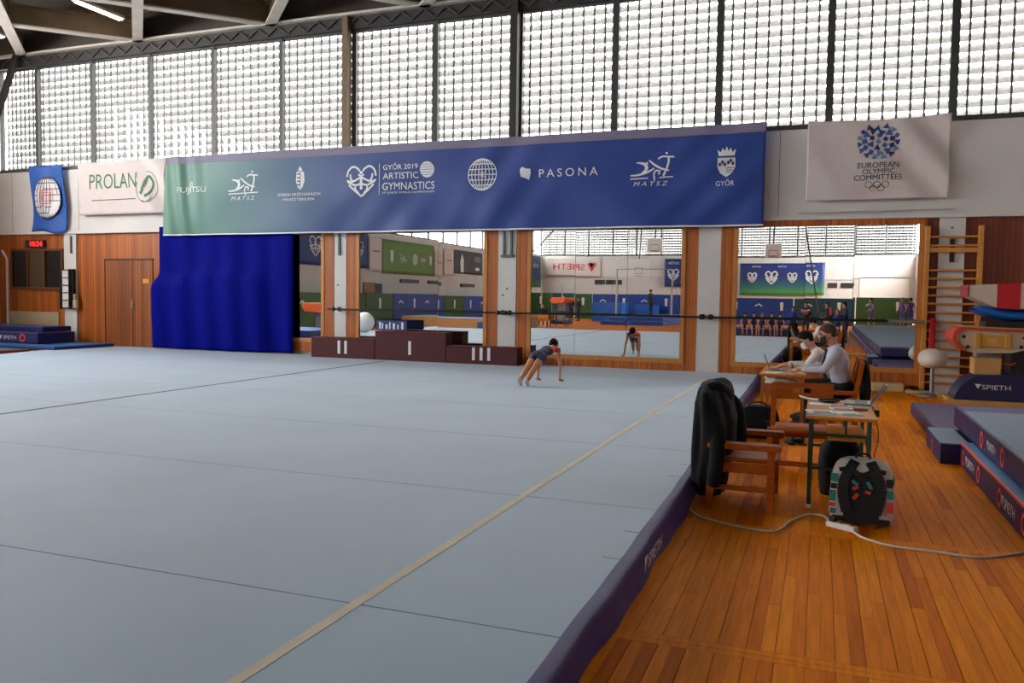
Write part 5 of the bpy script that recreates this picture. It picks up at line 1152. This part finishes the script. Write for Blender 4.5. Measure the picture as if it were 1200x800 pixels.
# basketball backboards
def backboard(label, x, y, z, w_, h, fan):
    t = thing('basketball_backboard', label, 'backboard', (x, y, z), PI); b = G().box(-w_ / 2, w_ / 2, -.03, .0, -h / 2, h / 2).build('board', MATS['white'], t, bevel=.005)
    g = G().stroke([(-.3, -.42), (.3, -.42), (.3, .05), (-.3, .05)], .05, closed=True); g.build('target_square', MATS['ink_grey'], t, loc=(0, -.035, 0))
    g = G().tube([(.23 * math.cos(a), -.3 + .23 * math.sin(a), 0) for a in [2 * PI * k / 16 for k in range(16)]], .015, n=6, closed=True); g.build('hoop', orange, t, loc=(0, 0, -h / 2 + .15))
    for k in range(fan): a = (k - (fan - 1) / 2) * .35; G().beam((0, .1, -h / 2), (math.sin(a) * 1.0, .1, -h / 2 + h * 1.02 * math.cos(a)), .03, .03).build('strut', MATS['bar_steel'], t)
    G().beam((0, .05, h / 2 - .1), (0, 1.2, 8.6 - z), .08, .08).build('arm', MATS['bar_steel'], t)
    return t
backboard('folded basketball backboard with fanned struts in the middle mirror', -13.8, -30.0, 4.1, 1.75, 1.5, 5)
backboard('square basketball backboard against the far windows in the middle mirror', -11.4, -23.9, 5.55, 1.1, 1.05, 0)
backboard('square basketball backboard above the heart banner in the right mirror', -3.2, -23.9, 5.25, 1.05, 1.0, 0)
# slanting steel struts in front of the far windows
for i, (a, b) in enumerate((((-21.9, -27.0, 5.3), (-23.2, -24.0, 8.6)), ((-21.9, -27.0, 5.3), (-19.4, -29.0, 8.6)), ((-.1, -20.0, 1.0), (-1.4, -20.0, 8.6)))): tag(G().beam(a, b, .09, .09).build('steel_strut', MATS['bar_steel']), ('steel strut leaning to the corner of the middle mirror', 'steel strut leaning to the right in the middle mirror', 'slender pole rising in the middle of the right mirror')[i], 'strut')
# high bar over blue mats
hb = thing('high_bar', 'horizontal bar on tall pale uprights in the middle mirror', 'high bar', (-11.35, -19.9, .5))
for x in (-1.95, 1.95):
    G().cyl((x, 0, 0), (x, 0, 3.2), .06, n=10).build('upright', MATS['pale_steel'], hb)
    for y in (-2.2, 2.2): G().cyl((x, 0, 3.1), (x * 1.1, y, .0), .012, n=6).build('guy_wire', MATS['bar_steel'], hb)
G().cyl((-1.95, 0, 3.2), (1.95, 0, 3.2), .022, n=8).build('bar', MATS['alu'], hb)
for x0, x1, y0, y1, z0, z1, m1_, m2_, l_ in ((-13.3, -9.2, -26.5, -15.6, 0, .25, 'mat_cyan', 'pad_royal', 'broad blue landing mat in the middle mirror'), (-13.0, -9.4, -26.3, -16.6, .255, .5, 'track_top', 'pad_royal', 'grey topped landing mat under the high bar in the mirror')): crash_mat('landing_mat', l_, x0, x1, y0, y1, z0, z1, MATS[m1_], MATS[m2_])
crash_mat('blue_block', 'tall bright blue foam block behind the high bar in the mirror', -15.6, -13.4, -24.5, -22.0, 0, 1.35, MATS['pad_blue'], MATS['pad_blue']); crash_mat('blue_block', 'lower bright blue foam block behind the high bar in the mirror', -13.35, -11.6, -27.4, -26.6, 0, 1.2, MATS['pad_blue'], MATS['pad_blue'])
for i, (x, y) in enumerate(((-17.8, -17.0), (-16.8, -18.5), (-19.0, -14.5), (-18.4, -16.0))):
    pb = thing('upright_post', 'slim pale apparatus post standing in the middle mirror, number %d from the left' % (4 - i) if False else ('slim pale apparatus post left of the bright green pad in the mirror', 'slim pale apparatus post right of the bright green pad in the mirror', 'slim pale apparatus post at the far left of the middle mirror', 'slim pale apparatus post behind the orange vault in the mirror')[i], 'post', (x, y, 0)); G().cyl((0, 0, 0), (0, 0, 2.6), .04, n=8).build('pole', MATS['pale_steel'], pb); G().cyl((0, 0, 0), (0, 0, .05), .25, n=12).build('foot', MATS['pale_steel'], pb)
def side_vault(label, x, y, rz, top, m_):
    t = thing('vaulting_table', label, 'vaulting table', (x, y, 0), rz); G().box(-.5, .5, -.5, .5, 0, .25).build('base', MATS['mat_blue_side'], t, bevel=.03); G().box(-.18, .18, -.16, .16, .25, top - .3).build('post', MATS['post_grey'], t)
    G().prism([(-.6, top - .2), (-.55, top - .05), (-.4, top), (.6, top), (.62, top - .1), (.5, top - .3), (-.3, top - .35), (-.5, top - .32)], -.45, .45, 'y').build('table_top', MATS[m_], t, bevel=.03); G().prism([(-.42, top), (.6, top), (.6, top + .03), (-.42, top + .03)], -.44, .44, 'y').build('top_pad', tan_, t)
side_vault('orange vaulting table on a grey post in the middle mirror', -15.4, -13.9, .4, 1.65, 'vault_orange' if 'vault_orange' in MATS else (mat('vault_orange', (232, 96, 40), 0.5) and 'vault_orange'))
side_vault('grey vaulting table with an orange rim in the mirror beside the curtain', -18.3, 8.6, PI - .2, 1.4, 'vault_orange')
crash_mat('landing_mat', 'blue mat with orange rings below the vault in the mirror beside the curtain', -19.9, -16.5, 9.3, 12.0, .2, .5, MATS['mat_cyan'], MATS['mat_blue_side'], rings=(-.6, .6))
ballo = thing('exercise_ball', 'big white exercise ball at the left edge of the podium mirror', 'ball', (-17.8, 6.2, .2)); G().sph((0, 0, .42), .42, 24, 16).build('shell', MATS['white'], ballo); G().cyl((0, -.4, .42), (0, -.425, .42), .03, n=10).build('valve', MATS['ink_grey'], ballo)
crash_mat('pale_mat', 'long pale blue mat with a tan side in the podium mirror', -21.8, -14.9, -7.7, -4.5, 0, .62, MATS['track_top'], mat('tan_side', (176, 136, 84), 0.6)); crash_mat('blue_mat', 'royal blue mat at the right of the podium mirror', -16.4, -14.8, -4.3, -2.6, 0, .5, MATS['pad_royal'], MATS['pad_royal'])
bn_ = thing('wooden_bench', 'long low wooden bench in the middle mirror', 'bench', (-18.7, -21.2, 0), .0)
G().box(-.15, .15, -3, 3, .28, .32).build('seat', pine, bn_)
for k in range(7): G().box(-.13, .13, -2.9 + k * .95, -2.82 + k * .95, 0, .28).build('leg', pine, bn_)
tb = thing('wooden_table', 'wooden table before a seated coach in the middle mirror', 'table', (-15.2, -8.4, 0)); G().box(-.8, .8, -.35, .35, .7, .75).build('table_top', desk_w, tb); G().box(-.78, .78, .3, .34, .35, .7).build('front_panel', desk_w, tb)
for x in (-.74, .74):
    for y in (-.3, .3): G().box(x - .03, x + .03, y - .03, y + .03, 0, .7).build('leg', MATS['black'], tb)
tr_ = thing('equipment_trolley', 'dark equipment trolley beside the table in the middle mirror', 'trolley', (-13.95, -9.0, 0)); G().box(-.4, .4, -.3, .3, .75, .95).build('tray', MATS['dull_steel'], tr_); G().box(-.35, .35, -.25, .25, .3, .35).build('shelf', MATS['dull_steel'], tr_)
for x in (-.36, .36):
    for y in (-.26, .26): G().box(x - .025, x + .025, y - .025, y + .025, 0, .75).build('leg', MATS['dull_steel'], tr_)
crash_mat('navy_mat', 'navy mat behind the sitting children in the right mirror', -4.0, -.95, -5.6, -2.35, 0, .5, MATS['mat_navy'], MATS['mat_navy'], rings=())
# sign lying on the middle podium block
sg = thing('navy_sign', 'navy foam sign with white marks standing on the middle podium block', 'sign', (-9.72, 17.62, MZ + .71)); G().box(-.42, .42, -.02, .02, 0, .24).build('board', MATS['cloth_navy'], sg, bevel=.01)
for k, x in enumerate((-.34, -.26, -.16, -.06, .04, .16, .27)): G().box(x, x + (.035 if k % 2 else .055), -.024, -.02, .03, .2 - .03 * (k % 3)).build('white_mark', MATS['print_white'], sg)
# --- people in the mirrors
for n_, c_ in (('navy_suit', (26, 30, 60)), ('blue_top', (30, 60, 150)), ('purple_leo', (96, 62, 150)), ('dark_top', (24, 24, 28)), ('red_stripe', (220, 70, 60)), ('grey_top', (110, 112, 118))): mat(n_, c_, 0.75)
def stand(h=1.75, armsw=.2, lean=0.0, step=.0, ar=None):
    k = h / 1.75; J = dict(pelvis=(0, 0, .98), chest=(0, .02 + lean, 1.28), neck=(0, .03 + lean, 1.48), head=(0, .05 + lean * 1.3, 1.63), sh_l=(-.18, .02 + lean, 1.42), sh_r=(.18, .02 + lean, 1.42), el_l=(-.18 - armsw * .5, lean, 1.15), el_r=(.18 + armsw * .5, lean, 1.15), wr_l=(-.18 - armsw * .5, .14 + lean, .95), wr_r=(.18 + armsw * .5, .14 + lean, .95),
             hip_l=(-.09, 0, .95), hip_r=(.09, 0, .95), kn_l=(-.1, .03 + step, .52), kn_r=(.1, .02 - step, .52), an_l=(-.1, step * 1.4, .09), an_r=(.1, -step * 1.4, .09), toe_l=(-.12, .17 + step * 1.4, .03), toe_r=(.12, .17 - step * 1.4, .03), short=.9)
    if ar == 'fold': J.update(wr_l=(.06, .2 + lean, 1.2), wr_r=(-.06, .2 + lean, 1.18), el_l=(-.24, .1, 1.17), el_r=(.24, .1, 1.17))
    if ar == 'front': J.update(wr_l=(-.1, .34 + lean, 1.2), wr_r=(.1, .34 + lean, 1.2), el_l=(-.22, .12, 1.15), el_r=(.22, .12, 1.15))
    for q, v in J.items():
        if hasattr(v, '__len__'): J[q] = tuple(x * k for x in v)
    J['build'] = k ** .8 * (.9 if h < 1.5 else 1.0); J['hs'] = .93 if h < 1.5 else 1.0
    return J
def sitp(h=1.3, back=0.0):
    k = h / 1.75; J = dict(pelvis=(0, 0, .1), chest=(0, .05, .42), neck=(0, .08, .6), head=(0, .13, .75), sh_l=(-.17, .06, .54), sh_r=(.17, .06, .54), el_l=(-.25, .16, .3), el_r=(.25, .16, .3), wr_l=(-.16, .36, .2), wr_r=(.16, .36, .2), hip_l=(-.1, .02, .08), hip_r=(.1, .02, .08), kn_l=(-.13, .46, .1), kn_r=(.13, .46, .1), an_l=(-.12, .5, -.34), an_r=(.12, .5, -.34), toe_l=(-.13, .66, -.4), toe_r=(.13, .66, -.4), short=.4)
    for q, v in J.items():
        if hasattr(v, '__len__'): J[q] = tuple(x * k for x in v)
    J['build'] = k ** .8 * .92; J['hs'] = .93
    return J
suit = lambda s, t_, l_: dict(skin=s, top=t_, sleeve=t_, forearm=t_, hips=l_, thigh=l_, calf=l_, foot='shoe_black'); leo = lambda s, t_: dict(skin=s, top=t_, sleeve=s, forearm=s, hips=t_, thigh=s, calf=s, foot=s)
def small(label, loc, rz, J, cols, **k): J = dict(J); J.setdefault('short', .9); return person(label, loc, rz, J, cols, voxel=.022, smooth=2, extras=False, **k)
small('coach in black standing on the landing mat in the middle mirror', (-11.1, -21.5, .5), 2.0, stand(1.82, .1, .02), suit('skin_mid', 'dark_top', 'dark_top'), hair='hair_brown')
Js = sitp(1.75); small('seated coach in dark clothes and black mask behind the table in the mirror', (-15.1, -9.4, .45), 0, Js, suit('skin_mid', 'dark_top', 'dark_top'), hair='hair_brown')
small('person in grey behind the table at the edge of the middle mirror', (-16.2, -9.6, 0), .2, stand(1.6), suit('skin_light', 'grey_top', 'dark_top'), hair='hair_brown')
for i in range(5): small('bare-legged child sitting on the navy mat in the right mirror, %s' % ('nearest the mirror frame', 'second from the frame', 'third from the frame', 'fourth from the frame', 'farthest from the frame')[i], (-3.2 + i * .38, -2.5, .55), rnd.uniform(-.25, .25), sitp(1.28 + .06 * (i % 2)), leo('skin_warm', 'leotard_navy'), hair=('hair_brown', 'hair_black', 'hair_blond')[i % 3], group='children sitting in a row')
small('child in a blue shirt standing by the navy mat in the right mirror', (-1.25, -6.2, 0), .1, stand(1.5, .1), suit('skin_mid', 'blue_top', 'navy_suit'), hair='hair_black')
t, H, Rh = small('coach in a navy jacket with red and white stripes in the right mirror', (-.62, -4.4, 0), .2, stand(1.72, .1, 0, 0, 'fold'), suit('skin_mid', 'navy_suit', 'navy_suit'), hair='hair_brown'); G().tube([(-.2, .1, 1.3), (0, .18, 1.22), (.2, .1, 1.3)], .04, n=8).build('sleeve_stripe', MATS['red_stripe'], t); G().tube([(-.2, .09, 1.38), (0, .17, 1.31), (.2, .09, 1.38)], .03, n=8).build('sleeve_stripe', MATS['white'], t)
small('man in a navy suit standing on the wood floor in the right mirror', (1.02, -1.3, 0), 1.2, stand(1.74, .1, .03, .0, 'front'), suit('skin_light', 'navy_suit', 'navy_suit'), hair='hair_black')
t, H, Rh = small('coach in a navy and red jacket bending over in the right mirror', (.35, -3.4, 0), .5, stand(1.7, .1, .1, .0, 'front'), suit('skin_mid', 'navy_suit', 'navy_suit'), hair='hair_brown'); G().tube([(.16, .12, 1.48), (.2, .2, 1.3), (.22, .22, 1.15)], .045, n=8).build('sleeve_stripe', MATS['red_stripe'], t)
small('child with fair hair beside the navy-suited man in the right mirror', (.72, -2.6, 0), .3, stand(1.4), suit('skin_light', 'blue_top', 'navy_suit'), hair='hair_blond')
small('girl in a purple leotard walking on the tumbling mat in the right mirror', (2.35, -8.0, .5), 1.4, stand(1.4, .3, .02, .1), leo('skin_warm', 'purple_leo'), hair='hair_brown', hairstyle='bun')
for i, (x, y, r_) in enumerate(((3.75, -8.2, .8), (4.15, -8.6, 2.6), (4.4, -7.9, 1.6))): small('girl in a purple leotard in the group on the tumbling mat, %s' % ('left one', 'middle one', 'right one')[i], (x, y, .5), r_, stand(1.42, .2), leo('skin_warm', 'purple_leo'), hair=('hair_blond', 'hair_brown', 'hair_black')[i], hairstyle='bun', group='girls in purple leotards')
for i, (x, y, c_) in enumerate(((-19.8, -19.5, 'dark_top'), (-17.0, -21.5, 'dark_top'), (-16.3, -21.0, 'dark_top'), (-17.6, -8.9 - 2, 'blue_top'), (-16.9, -11.2, 'blue_top'))): small(('person in black standing far off in the podium mirror, leftmost', 'person in black at the right edge of the podium mirror, left of the pair', 'person in black at the right edge of the podium mirror, right of the pair', 'child in blue in the podium mirror, left of the pair', 'child in blue in the podium mirror, right of the pair')[i], (x, y, 0), .4 * i, stand(1.75 if c_ == 'dark_top' else 1.3), suit('skin_mid', c_, 'navy_suit'), hair='hair_brown')
